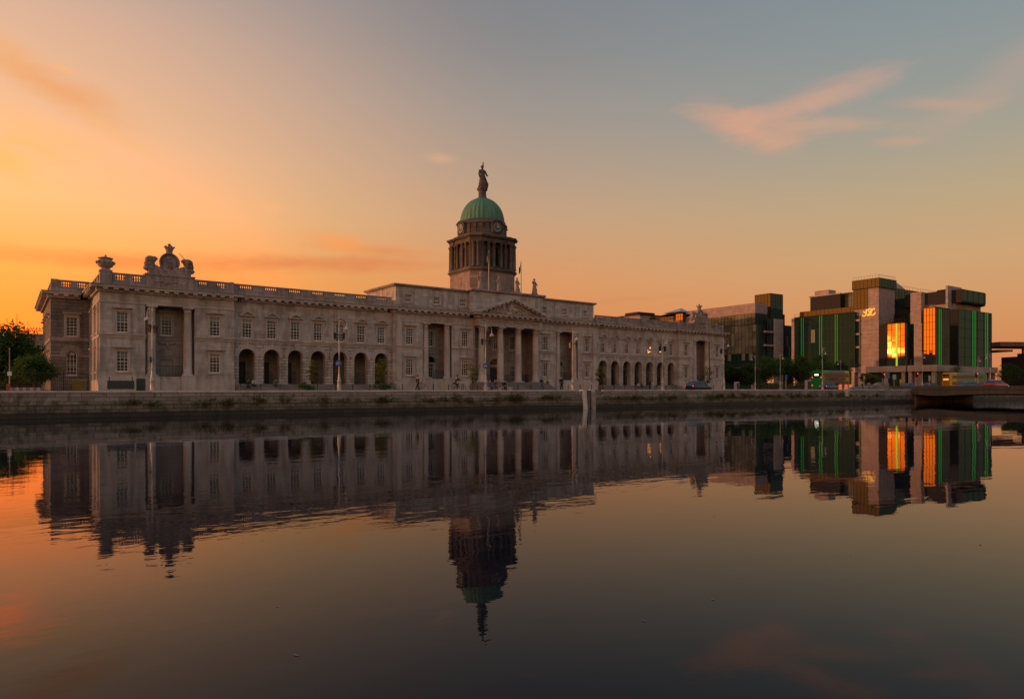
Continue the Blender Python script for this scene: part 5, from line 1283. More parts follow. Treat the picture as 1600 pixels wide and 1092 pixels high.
# raised parapet where the quay meets the bridge
t = empty('abutment_parapet', tuple(QO), QA); tag(t, 'stone parapet stepping up in a curve to the bridge end', 'wall')
xa, xb, xc, xd = q_at(1327, 0), q_at(1352, 0), q_at(1374, 0), q_at(1392, 0)
prof = [(xa, .18), (xa+.8, .42), (xa+1.6, .62), (xb, .64), (xb+.8, .72), (xb+1.8, .80), (xc-1.2, .86), (xc, 1.25), (xc+1.2, 1.28)]
m = MB(); m.prism([(p[0], p[1]) for p in prof][::-1]+[(xa, .151), (xc+1.2, .151)], -.03, .45); m.build('masonry', M['quay'], t)
m = MB(); m.bbox(xc+1.2, xc+2.6, -.12, .8, -1.4, 1.15, .05); m.build('end_pier', M['quay'], t)
wp = empty('ladder_head', tuple(qpos(1324, -.25)), QA); tag(wp, 'single small white painted stone at the step in the quay parapet', 'marker stone')
m = MB(); m.bbox(-.35, .35, -.12, .5, -.9, .2, .04); m.build('stone', M['whitewash'], wp)
# ================================================================== vehicles
def paint(name, col): 
    m, nt, b = new_mat(name); n = nt.noise(objco(nt), 2.0, 4); f = nt.maprange(n, .3, .7, .85, 1.08, False)
    nt.put(b.inputs['Base Color'], nt.mix(1.0, (*col, 1), nt.comb(f, f, f), 'MULTIPLY')); b.inputs['Roughness'].default_value = .3; b.inputs['Coat Weight'].default_value = .4; return m
M['tail'] = emit('red_tail_lamp', (1.0, .05, .06), 2.2, (.3, .01, .01)); M['head'] = emit('white_head_lamp', (1.0, .85, .6), 6.0, (.6, .6, .6)); M['dimlamp'] = plain('lamp_glass', (.45, .43, .4), .25)
M['amber'] = emit('amber_lamp', (1.0, .35, .03), 4.0)
def wheel(root, x, y, r, w):
    m = MB(); m.lathe([(r*.62, -w/2), (r*.94, -w/2), (r, -w*.3), (r, w*.3), (r*.94, w/2), (r*.62, w/2)], 0, 0, 0, 18); m.v = [(x+v[0], y+v[2], r+v[1]) for v in m.v]; o = m.build('wheel', M['rubber'], root)
    m = MB(); m.lathe([(r*.6, -w*.48), (r*.6, w*.48)], 0, 0, 0, 14); m.lathe([(r*.15, -w*.52), (r*.15, w*.52)], 0, 0, 0, 8); m.v = [(x+v[0], y+v[2], r+v[1]) for v in m.v]; m.build('rim', M['steel'], o)
def car(loc, rz, col, lab, L=4.3, H=1.48, lights='tail'):
    root = empty('parked_car' if lights is None else 'car', loc, rz); tag(root, lab, 'car', 'cars on the quay and bridge'); W = 1.78; pm = paint('car_paint', col)
    # body cross-sections along x (front at +x)
    st = [(-.5, .42, .80, .80), (-.485, .30, .92, .88), (-.40, .24, .98, .97), (-.2, .2, .96, 1.0), (.1, .2, .94, 1.0), (.28, .2, .90, .99), (.42, .24, .78, .95), (.48, .30, .70, .86), (.5, .40, .62, .74)]
    m = MB(); rings = []
    for x, z0, z1, w in st:
        h = W/2*w; rings.append([(x*L, -h*.92, z0), (x*L, h*.92, z0), (x*L, h, z0+(z1-z0)*.35), (x*L, h*.98, z0+(z1-z0)*.75), (x*L, h*.88, z1), (x*L, -h*.88, z1), (x*L, -h*.98, z0+(z1-z0)*.75), (x*L, -h, z0+(z1-z0)*.35)])
    m.loft(rings, 0, True)
    m.build('body', pm, root)
    m = MB(); cab = [(-.44, .93, .93, .80), (-.33, .92, H-.06, .68), (-.2, .92, H, .66), (0.02, .9, H-.01, .66), (.10, .9, H-.08, .66), (.27, .88, .9, .78)]
    m.loft([[(x*L, -W/2*.9*(1 if zt > 1 else .95), zb), (x*L, W/2*.9*(1 if zt > 1 else .95), zb), (x*L, W/2*w, zt), (x*L, -W/2*w, zt)] for x, zb, zt, w in cab], 0, False); m.build('window', M['dark_glossy'], root)
    m = MB(); m.loft([[(x*L, -W/2*w, z), (x*L, W/2*w, z), (x*L, W/2*(w-.05), z+.035), (x*L, -W/2*(w-.05), z+.035)] for x, z, w in ((-.33, H-.07, .7), (-.2, H-.005, .68), (.02, H-.012, .68), (.10, H-.085, .68))])
    for sy in (-1, 1):
        for pa, pb in (((-.44, .94, .86), (-.33, H-.05, .7)), ((.27, .9, .82), (.10, H-.07, .69)), ((-.1, .93, .92), (-.12, H-.02, .68))): m.tube([(pa[0]*L, sy*W/2*pa[2], pa[1]), (pb[0]*L, sy*W/2*pb[2], pb[1])], .035, 5)
    m.build('roof', pm, root)
    for x in (-.31*L, .31*L):
        for y in (-W/2+.1, W/2-.1): wheel(root, x, y, .31, .2)
    for sy in (-1, 1):
        m = MB(); m.ell((-.487*L, sy*W*.37, .78), (.05, .17, .08), 8, 5); m.build('tail_lamp', M['tail'] if lights == 'tail' else M['red'], root)
        m = MB(); m.ell((.478*L, sy*W*.34, .60), (.06, .17, .07), 8, 5); m.build('headlight', M['head'] if lights == 'head' else M['dimlamp'], root)
        m = MB(); m.ell((.16*L, sy*(W/2+.08), .95), (.07, .11, .07), 8, 5); m.build('wing_mirror', pm, root)
    return root
def bus(loc, rz, front_col, rear_col, side_hi, lab, lit='rear'):
    L, W, H = 10.6, 2.5, 4.3; root = empty('double_decker_bus', loc, rz); tag(root, lab, 'bus', 'double decker buses')
    fm, rm, sm = paint('bus_front', front_col), paint('bus_rear', rear_col), paint('bus_side', side_hi)
    def sect(x, s): h = W/2*s; return [(x, -h, .32), (x, h, .32), (x, h, H-.35), (x, h*.86, H-.05), (x, 0, H), (x, -h*.86, H-.05), (x, -h, H-.35)]
    m = MB(); m.loft([sect(-L/2, .94), sect(-L/2+.2, 1), sect(-L/2+2.6, 1)], 0); m.loft([sect(-L/2+2.601, 1), sect(L/2-2.0, 1)], 1); m.loft([sect(L/2-1.999, 1), sect(L/2-.35, 1), sect(L/2, .9)], 2)
    m.build('body', [rm, sm, fm], root)
    for nm, z0, z1 in (('lower_window', 1.15, 1.95), ('upper_window', 2.75, 3.55)):
        for sy in (-1, 1): m = MB(); m.box(-L/2+.7, L/2-.5, min(sy*W/2, sy*(W/2+.02)), max(sy*W/2, sy*(W/2+.02)), z0, z1); 
        for sy in (-1, 1):
            m = MB(); n = 7
            for i in range(n): a = -L/2+.7+(L-1.3)*i/n; m.box(a+.04, a+(L-1.3)/n-.04, min(sy*(W/2+.002), sy*(W/2+.02)), max(sy*(W/2+.002), sy*(W/2+.02)), z0, z1)
            m.build(nm, M['dark_glossy'], root)
    m = MB(); m.box(-L/2+1.2, L/2-1.8, -W/2-.022, -W/2-.003, 2.05, 2.65); m.build('advert_panel', M['advert'], root)
    m = MB(); m.box(-L/2-.02, -L/2-.001, -.95, .95, 2.75, 3.7); m.build('rear_window', M['dark_glossy'], root)
    m = MB(); m.box(L/2+.001, L/2+.02, -1.0, 1.0, 1.1, 2.1); m.box(L/2+.001, L/2+.02, -1.0, 1.0, 2.9, 3.8); m.build('windscreen', M['dark_glossy'], root)
    m = MB(); m.box(-L/2-.04, -L/2-.021, -.45, .45, 3.1, 3.42) if lit == 'rear' else m.box(L/2+.021, L/2+.04, -.8, .8, 2.4, 2.72); m.build('destination_sign', M['busled'] if lit == 'rear' else M['busled_o'], root)
    for sy in (-1, 1):
        for z in (1.0, 2.72): m = MB(); m.ell((-L/2-.01, sy*1.02, z), (.04, .12, .14), 8, 5); m.build('tail_lamp', M['tail'], root)
        m = MB(); m.ell((L/2+.0, sy*.9, .75), (.05, .18, .12), 8, 5); m.build('headlight', M['amber'] if lit != 'rear' else M['dimlamp'], root)
        for x in (-L/2+2.4, L/2-2.3): wheel(root, x, sy*(W/2-.14), .48, .26)
    return root
M['advert'] = stone('side_advert', (.16, .13, .13), .8, .6, .5, 0, .7, .03); M['busled'] = emit('white_bus_display', (1, .9, .65), 2.5); M['busled_o'] = emit('orange_bus_display', (1.0, .42, .12), 1.2)
bus((WX(1300, 150)+0.0, 150.5, -.05), R(33), (.34, .23, .02), (.012, .20, .035), (.05, .075, .06), 'green double decker bus seen from behind with lit rear display beside the trees', 'rear')
bus((WX(1502, 172), 171, -.05), R(192), (.45, .29, .03), (.02, .22, .10), (.10, .20, .13), 'yellow fronted double decker bus with green back on the bridge approach', 'front')
P = qpos(1092, 10.5, -.12); car(tuple(P), QA+.05, (.02, .02, .024), 'black car with glowing red tail lamps on the quay road by the right pavilion')
P = qpos(1301, 22, -.1); car((WX(1297, 132), 132, -.1), R(30), (.05, .05, .055), 'dark grey car with red tail lamps following the green bus')
car((WX(1557, 106), 106, .12), R(28), (.36, .012, .02), 'bright red hatchback on the bridge at the far right', lights='head')
car((WX(1511, 124), 124, .0), R(190), (.09, .095, .1), 'silver grey car with lit headlamps in front of the yellow bus', lights='head')
car((WX(1455, 150), 150, 0), R(20), (.03, .03, .032), 'dark car half hidden among the traffic left of the yellow bus', lights=None)
car((WX(1205, 158), 158, 0), R(25), (.16, .16, .165), 'pale grey car parked under the trees left of the bell lamp post', lights=None)
car((WX(1424, 160), 160, 0), R(15), (.14, .14, .14), 'pale car parked in front of the office entrance columns', lights=None)

# ---------------- traffic lights, signs, cones
def traffic_light(px, Y, lab, h=3.0):
    t = empty('traffic_light', (WX(px, Y), Y, 0), .2); tag(t, lab, 'traffic light', 'red traffic lights by the bridge')
    m = MB(); m.lathe([(.09, 0), (.07, .3), (.06, h+.6)], 0, 0, 0, 8); m.build('pole', M['steel'], t)
    m = MB(); m.bbox(-.17, .17, -.32, -.08, h-.5, h+.45, .03)
    for k in range(3): m.tube([(0, -.321, h-.32+.3*k), (0, -.5, h-.34+.3*k)], [.12, .10], 8)
    m.build('signal_head', M['iron'], t)
    m = MB(); m.ell((0, -.5, h+.27), (.12, .05, .12), 10, 6); m.build('red_lamp', M['tail'], t)
traffic_light(1379, 140, 'traffic light showing red left of the teal sign by the bridge', 2.9); traffic_light(1431, 138, 'traffic light showing red below the granite pier', 3.0); traffic_light(1524, 140, 'traffic light showing red right of the yellow bus', 3.0)
def road_sign(px, Y, h, w, hh, mat, lab):
    t = empty('road_sign', (WX(px, Y), Y, 0), .2); tag(t, lab, 'sign'); m = MB(); m.lathe([(.06, 0), (.05, h)], 0, 0, 0, 8); m.build('pole', M['steel'], t)
    m = MB(); m.bbox(-w/2, w/2, -.1, -.055, h-hh, h, .02); m.build('plate', mat, t)
M['teal_s'] = plain('teal_sign', (.05, .16, .15), .5); M['yel_s'] = plain('yellow_sign', (.45, .33, .05), .5)
road_sign(1386.5, 138, 3.4, .9, 1.1, M['teal_s'], 'square teal direction sign by the bridge end'); road_sign(1397, 140, 3.1, .8, 1.0, M['steel'], 'pale square sign seen from behind near the bridge'); road_sign(1407, 139, 2.1, .5, .7, M['yel_s'], 'small yellow sign among the traffic by the bridge'); road_sign(1350, 138, 2.8, .4, .7, M['steel'], 'narrow sign in front of the small street trees'); road_sign(1452, 140, 2.9, .5, 1.1, M['steel'], 'narrow pale sign left of the yellow bus'); road_sign(1228, 130, 2.8, .45, .8, M['sign_blue'], 'small blue sign right of the bell lamp post'); road_sign(1222, 131, 2.8, .4, .6, M['bin'], 'small brown sign at the foot of the bell lamp post')
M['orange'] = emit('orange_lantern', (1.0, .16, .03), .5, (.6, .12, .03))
def cone(px, Y, lab):
    t = empty('traffic_barrel', (WX(px, Y), Y, 0)); tag(t, lab, 'traffic barrel', 'orange roadworks barrels'); m = MB(); m.lathe([(.3, .08), (.27, .5), (.24, .95), (.1, 1.0)], 0, 0, 0, 12); m.build('drum', M['orange'], t); m = MB(); m.lathe([(.36, 0), (.36, .08)], 0, 0, 0, 12); m.build('foot', M['rubber'], t); m = MB(); m.lathe([(.275, .5), (.262, .68)], 0, 0, 0, 12); m.v = [(v[0]*1.02, v[1]*1.02, v[2]) for v in m.v]; m.build('reflective_band', M['sign_white'], t)
cone(1313, 118, 'orange roadworks barrel left of the white stone'); cone(1322, 121, 'orange and yellow roadworks barrel behind the white stone'); cone(1329, 121, 'orange roadworks barrel right of the white stone')
def box_cab(px, off, w, h, lab):
    t = empty('utility_cabinet', tuple(qpos(px, off)), QA); tag(t, lab, 'cabinet'); m = MB(); m.bbox(-w/2, w/2, -.25, .25, .06, h, .05); m.build('body', M['steel'], t); m = MB(); m.box(-w/2-.04, w/2+.04, -.29, .29, 0, .059); m.build('plinth', M['concrete'], t); m = MB(); m.box(-w/2+.06, -.01, -.262, -.251, .15, h-.15); m.box(.01, w/2-.06, -.262, -.251, .15, h-.15); m.build('door', M['cab'], t)
box_cab(1262.5, 6, 1.0, 1.6, 'pale grey street cabinet left of the green bus'); box_cab(1151, 9, .6, 1.3, 'small grey cabinet in front of the dark evergreen bushes'); box_cab(1345, 5, .7, 1.25, 'small pale cabinet behind the curved parapet')

# ================================================================== people and bicycles
def skin(name, joints, edges, mat, parent, sub=1):
    names = list(joints); me = D.meshes.new(name); me.from_pydata([joints[n][0] for n in names], [(names.index(a), names.index(b)) for a, b in edges], [])
    me.materials.append(mat); o = D.objects.new(name, me); COL.objects.link(o); o.parent = parent
    md = o.modifiers.new('skin', 'SKIN'); md.use_smooth_shade = True; md.branch_smoothing = .3
    for i, n in enumerate(names): r = joints[n][1]; me.skin_vertices[0].data[i].radius = (r, r) if not isinstance(r, tuple) else r
    me.skin_vertices[0].data[0].use_root = True
    if sub: s_ = o.modifiers.new('sub', 'SUBSURF'); s_.levels = sub; s_.render_levels = sub
    return o
clothm = {}
def cloth(col):
    if col not in clothm: clothm[col] = plain('cloth', col, .85, var=.2, scale=8)
    return clothm[col]
M['skin'] = plain('skin', (.36, .22, .16), .6); M['hair'] = plain('hair', (.02, .014, .01), .7)
def person(loc, rz, pose, top, legs, lab, parent_z=0.0):
    """faces +x before rotation; standing, walking, sitting or riding"""
    root = empty('person', loc, rz); tag(root, lab, 'person')
    if pose == 'sit': hz, kn, an = .48, ((.42, .10, .48), (.42, -.10, .50)), ((.46, .11, .06), (.40, -.12, .06)); lean = .08
    elif pose == 'ride': hz, kn, an = .95, ((.36, .09, .78), (.28, -.09, .60)), ((.18, .10, .42), (.16, -.10, .14)); lean = .28
    elif pose == 'walk': hz, kn, an = .90, ((.20, .09, .50), (-.04, -.09, .48)), ((.30, .09, .08), (-.34, -.09, .13)); lean = .05
    else: hz, kn, an = .92, ((.03, .11, .50), (.02, -.11, .50)), ((0, .12, .08), (0, -.12, .08)); lean = .0
    J = {'pelvis': (Vector((0, 0, hz)), .115), 'waist': (Vector((lean*.35, 0, hz+.2)), .105), 'chest': (Vector((lean*.8, 0, hz+.42)), .13), 'neck': (Vector((lean, 0, hz+.57)), .05), 'head': (Vector((lean+.03, 0, hz+.68)), .085), 'crown': (Vector((lean+.02, 0, hz+.78)), .07)}
    E = [('pelvis', 'waist'), ('waist', 'chest'), ('chest', 'neck'), ('neck', 'head'), ('head', 'crown')]
    Jt = {'pelvis': (J['pelvis'][0], .14), 'waist': (J['waist'][0], .13), 'chest': (J['chest'][0], .155), 'collar': (J['neck'][0]-Vector((0, 0, .03)), .075)}; Et = [('pelvis', 'waist'), ('waist', 'chest'), ('chest', 'collar')]
    Jl = {'pelvis': (J['pelvis'][0], .125)}; El = []
    for i, sy in enumerate((1, -1)):
        s = str(i); sh = Vector((lean*.9, sy*.19, hz+.49))
        if pose == 'ride': el, ha = sh+Vector((.2, sy*.05, -.2)), sh+Vector((.42, sy*.02, -.26))
        elif pose == 'sit': el, ha = sh+Vector((.08, sy*.05, -.26)), sh+Vector((.30, -sy*.05, -.36))
        elif pose == 'walk': el, ha = sh+Vector((-.08*sy, sy*.04, -.28)), sh+Vector((.10*sy+.05, sy*.03, -.52))
        else: el, ha = sh+Vector((.0, sy*.05, -.28)), sh+Vector((.08, sy*.03, -.54))
        tip = ha+(ha-el).normalized()*.15
        J['sh'+s] = (sh, .055); J['el'+s] = (el, .042); J['wr'+s] = (ha, .028); J['palm'+s] = (ha.lerp(tip, .5), .034)
        E += [('chest', 'sh'+s), ('sh'+s, 'el'+s), ('el'+s, 'wr'+s), ('wr'+s, 'palm'+s)]
        for f in range(5):
            b_ = ha.lerp(tip, .55 if f else .25); d = Vector((.02*(f-2), -sy*.03 if f == 0 else 0, -.06 if f else -.03))
            J['f%d%s' % (f, s)] = (b_+(tip-ha)*(.5 if f else .2)+Vector((.018*(f-2), 0, 0)), .009); E.append(('palm'+s, 'f%d%s' % (f, s)))
        Jt['sh'+s] = (sh, .075); Jt['el'+s] = (el, .058); Jt['cuff'+s] = (el.lerp(ha, .9), .045); Et += [('chest', 'sh'+s), ('sh'+s, 'el'+s), ('el'+s, 'cuff'+s)]
        hp = Vector((0, sy*.09, hz-.03)); k_, a_ = Vector(kn[i]), Vector(an[i]); toe = a_+Vector((.19, 0, -.045))
        J['hp'+s] = (hp, .09); J['kn'+s] = (k_, .062); J['an'+s] = (a_, .042); J['toe'+s] = (toe, .032); E += [('pelvis', 'hp'+s), ('hp'+s, 'kn'+s), ('kn'+s, 'an'+s), ('an'+s, 'toe'+s)]
        Jl['hp'+s] = (hp, .105); Jl['kn'+s] = (k_, .076); Jl['an'+s] = (a_.lerp(k_, .08), .06); El += [('pelvis', 'hp'+s), ('hp'+s, 'kn'+s), ('kn'+s, 'an'+s)]
    skin('body', J, E, M['skin'], root); skin('jacket', Jt, Et, cloth(top), root); skin('trousers', Jl, El, cloth(legs), root)
    h = MB(); c = J['crown'][0]; h.ell((c.x-.025, 0, c.z-.005), (.105, .095, .10), 10, 6); h.ell((c.x-.07, 0, c.z-.08), (.06, .085, .09), 8, 5); h.build('hair', M['hair'], root)
    f = MB(); hd = J['head'][0]; f.ell((hd.x+.085, 0, hd.z), (.02, .014, .022), 6, 4); [f.ell((hd.x+.07, sy*.032, hd.z+.03), (.012, .012, .008), 6, 4) for sy in (-1, 1)]; f.ell((hd.x+.075, 0, hd.z-.045), (.012, .024, .008), 6, 4); f.build('face', M['skin'], root)
    return root
def bicycle(loc, rz, lab, col=(.02, .02, .022)):
    t = empty('bicycle', loc, rz); tag(t, lab, 'bicycle', 'bicycles on the quayside walk')
    for x in (-.5, .52):
        m = MB(); m.tube([(x+.32*math.cos(2*PI*k/20), 0, .34+.32*math.sin(2*PI*k/20)) for k in range(21)], .02, 6); w = m.build('wheel', M['rubber'], t)
        m = MB()
        for k in range(8): a = 2*PI*k/8; m.tube([(x, 0, .34), (x+.31*math.cos(a), 0, .34+.31*math.sin(a))], .004, 4)
        m.build('spokes', M['steel'], w)
    m = MB(); bb, st, hd, fk = (-.05, 0, .32), (-.18, 0, .82), (.36, 0, .84), (.52, 0, .34)
    for a, b in ((bb, st), (st, hd), (hd, bb), (bb, (-.5, 0, .34)), (st, (-.5, 0, .34)), (hd, fk)): m.tube([a, b], .018, 6)
    m.build('frame', cloth(col), t); m = MB(); m.tube([(.36, 0, .84), (.34, 0, .98)], .015, 6); m.tube([(.42, -.25, 1.02), (.34, -.1, .99), (.34, .1, .99), (.42, .25, 1.02)], .015, 6); m.build('handlebar', M['steel'], t)
    m = MB(); m.ell((-.2, 0, .9), (.14, .07, .035), 8, 5); m.tube([(-.18, 0, .8), (-.2, 0, .89)], .015, 6); m.build('saddle', M['rubber'], t); m = MB(); m.tube([(-.05, -.12, .2), (-.05, -.06, .32), (-.05, .06, .32), (-.05, .12, .44)], .012, 5); m.build('pedals', M['steel'], t)
K = (.012, .012, .014); DK = (.03, .032, .045); BL = (.05, .12, .22); WH = (.45, .43, .4); RD = (.12, .03, .03); GR = (.1, .1, .1)
def on_quay(px, off): return tuple(qpos(px, off))
person(on_quay(653, 4), QA+PI, 'walk', K, K, 'person in dark coat walking left along the quay below the attic')
person(on_quay(711, 4), QA, 'ride', K, DK, 'cyclist in black riding along the quay near the wispy sapling')
bicycle(on_quay(711, 4), QA, 'bicycle ridden by the person in black', (.02, .04, .06)); bicycle(on_quay(719, 4.6), QA+.25, 'dark bicycle parked just right of the cyclist'); bicycle(on_quay(613, 5.2), QA, 'dark bicycle leaning at the foot of the left centre pilaster'); bicycle(on_quay(1052, 12), QA+.1, 'dark bicycle parked at the right end of the right arcade'); bicycle(on_quay(660, 4.4), QA+.3, 'bicycle pushed beside the person in dark coat')
def bench(px, off, lab):
    t = empty('bench', tuple(qpos(px, off)), QA); tag(t, lab, 'bench', 'stone benches on the quayside walk'); m = MB(); m.bbox(-1.1, 1.1, -.25, .25, .36, .46, .02); m.build('seat', M['coping'], t)
    for x in (-.8, .8): m = MB(); m.box(x-.15, x+.15, -.2, .2, 0, .359); m.build('leg', M['coping'], t)
bench(770, 1.7, 'stone bench by the quay edge at the left portico column'); bench(786, 1.7, 'stone bench by the quay edge in front of the portico steps')
person(on_quay(756+9, 1.75), QA-PI/2+.2, 'sit', BL, DK, 'person in light blue seated on the bench right of the portico lamp post'); person(on_quay(773, 1.75), QA-PI/2-.1, 'sit', RD, DK, 'person in dark red seated on the bench beside the one in light blue'); person(on_quay(787, 1.75), QA-PI/2, 'sit', K, K, 'person in black seated alone on the bench before the portico')
def at_ch(x, y, z): p = ch_world(x, y, z); return (p.x, p.y, z)
person(at_ch(7.9, -.75, .45), TH-PI/2, 'sit', K, DK, 'person in black sitting on the plinth under the first window right of the portico')
person(on_quay(846, 9), QA-PI/2, 'stand', DK, BL, 'person standing with blue trousers near the right end of the portico')
person(on_quay(877, 3), QA-PI/2, 'stand', K, K, 'person in black standing left of the lamp post by the white posts')
person(at_ch(-41.6, -1.7, .15), TH-PI/2, 'sit', K, K, 'person in black sitting on the steps under the first left arch')
person(at_ch(-40.9, -1.5, .3), TH-PI/2+.3, 'sit', WH, DK, 'person in pale top sitting on the steps under the first left arch')
person(at_ch(-38.0, -1.2, .3), TH-PI/2, 'sit', GR, DK, 'person in grey sitting on the steps under the second left arch')
person(at_ch(-34.4, -1.6, .15), TH-PI/2, 'sit', RD, K, 'person in dark red sitting on the steps under the third left arch')
person(at_ch(29.2, -1.7, .15), TH-PI/2, 'sit', WH, GR, 'person in white top sitting on the steps under the middle right arch'); person(at_ch(30.0, -1.7, .15), TH-PI/2+.3, 'sit', K, K, 'person in black sitting beside the one in white on the right steps'); person(at_ch(33.0, -1.9, 0), TH-PI/2, 'stand', WH, WH, 'person all in white standing before the right arcade steps'); person(at_ch(31.4, -2.6, 0), TH, 'stand', K, DK, 'person in black standing between the two in white')

# ================================================================== roof statues and flags
def statue(loc, rz, h, lab, arm=True, mat='sculpt'):
    t = empty('statue', loc, rz); tag(t, lab, 'statue', 'stone statues above the portico' if mat == 'sculpt' else None); k = h/2.6; rnd = random.Random(int(loc[0]*10))
    b = MB(); b.box(-.45*k, .45*k, -.4*k, .4*k, 0, .16*k); b.build('plinth', M[mat], t)
    m = MB(); seg = 14; rings = []
    for z, r, dx in ((.16, .46, 0), (.4, .40, 0), (.9, .34, .02), (1.3, .31, .05), (1.55, .25, .05), (1.8, .31, .02), (1.98, .30, 0), (2.08, .14, 0), (2.15, .10, .02)):
        rings.append([((dx+r*(1+.12*math.sin(5*2*PI*j/seg+z*2)*(1 if z < 1.5 else .3))*math.cos(2*PI*j/seg)*.8)*k, r*(1+.12*math.cos(7*2*PI*j/seg+z)*(1 if z < 1.5 else .3))*math.sin(2*PI*j/seg)*k, z*k) for j in range(seg)])
    m.loft(rings, 0, True); m.ell((.03*k, 0, 2.32*k), (.15*k, .14*k, .2*k), 10, 7); m.ell((-.06*k, 0, 2.36*k), (.14*k, .15*k, .17*k), 8, 5); m.ell((.17*k, 0, 2.3*k), (.03*k, .025*k, .04*k), 6, 4)
    m.tube([(0, .3*k, 1.95*k), (.08*k, .46*k, 1.6*k), (.3*k, .42*k, 1.42*k)], [.12*k, .10*k, .07*k], 7)
    if arm: m.tube([(0, -.3*k, 1.95*k), (.1*k, -.52*k, 1.75*k), (.2*k, -.6*k, 2.05*k)], [.12*k, .09*k, .06*k], 7)
    else: m.tube([(0, -.3*k, 1.95*k), (.06*k, -.45*k, 1.55*k), (.12*k, -.42*k, 1.2*k)], [.12*k, .10*k, .07*k], 7)
    m.tube([(-.2*k, .4*k, 1.5*k), (-.1*k, .5*k, .8*k), (-.05*k, .4*k, .2*k)], [.1*k, .2*k, .24*k], 7)
    if rnd.random() < .6 or mat != 'sculpt': m.ell((-.1*k, .55*k, .55*k), (.3*k, .22*k, .42*k), 9, 6)
    m.build('figure', M[mat], t)
    return t
AZ = AT+.58
for i, (x, lab) in enumerate(((-5.45, 'draped stone statue on the attic, leftmost of the row, in front of the dome base'), (-1.82, 'broad stone statue on the attic in front of the right half of the dome base'), (1.82, 'stone statue on the attic just right of the dome base against the sky'), (5.45, 'stone statue with raised arm at the right end of the attic row'))):
    p = ch_world(x, -.35); statue((p.x, p.y, AZ), TH-PI/2+(-.2, .1, .3, .2)[i], (2.9, 2.5, 2.65, 2.85)[i], lab, arm=(i == 3))
p = ch_world(0, DY); st = statue((p.x, p.y, 34.62), TH-PI/2, 4.3, 'dark allegorical female figure standing on the very top of the green dome', False, 'drum')
m = MB(); m.tube([(.25, .7, 2.3), (.6, .78, 2.35)], .08, 6); m.tube([(.05, .1, 3.9), (.08, .1, 4.6), (.06, .1, 4.75)], [.12, .09, .02], 6); m.build('attribute', M['drum'], st)
M['cloth_flag'] = None
def flag(x, y, z0, h, lab, cols, dz=1.5, sgn=1):
    p = ch_world(x, y); t = empty('flagpole', (p.x, p.y, z0), TH); tag(t, lab, 'flagpole', 'flagpoles on the attic')
    m = MB(); m.lathe([(.07, 0), (.06, h*.6), (.035, h), (.08, h+.03), (.08, h+.12), (.02, h+.16)], 0, 0, 0, 8); m.build('pole', M['lamp_paint'], t)
    m = MB(); nu, nv = 12, 8; g = lambda u, v: (sgn*(.05+u*.42+.04*math.sin(v*3)), .14*math.sin(u*9+v*1.5)*(.3+v*.2), h-.15-v*dz-u*.9+.06*math.sin(u*7))
    for i in range(nu):
        for j in range(nv):
            q = [g((i+a)/nu, (j+b)/nv) for a, b in ((0, 0), (1, 0), (1, 1), (0, 1))]; m.face(q, min(2, i*3//nu), True)
    m.build('flag', [cloth(c) for c in cols], t)
flag(-3.8, -.3, AZ, 6.2, 'pale flagpole in front of the dome with a limp light flag', ((.10, .12, .08), (.38, .33, .28), (.35, .16, .05)), 1.0, -1)
flag(3.4, .6, AZ, 5.4, 'thin flagpole right of the dome with a dark limp flag', ((.03, .035, .05), (.035, .04, .05), (.05, .04, .03)), 1.2, -1)

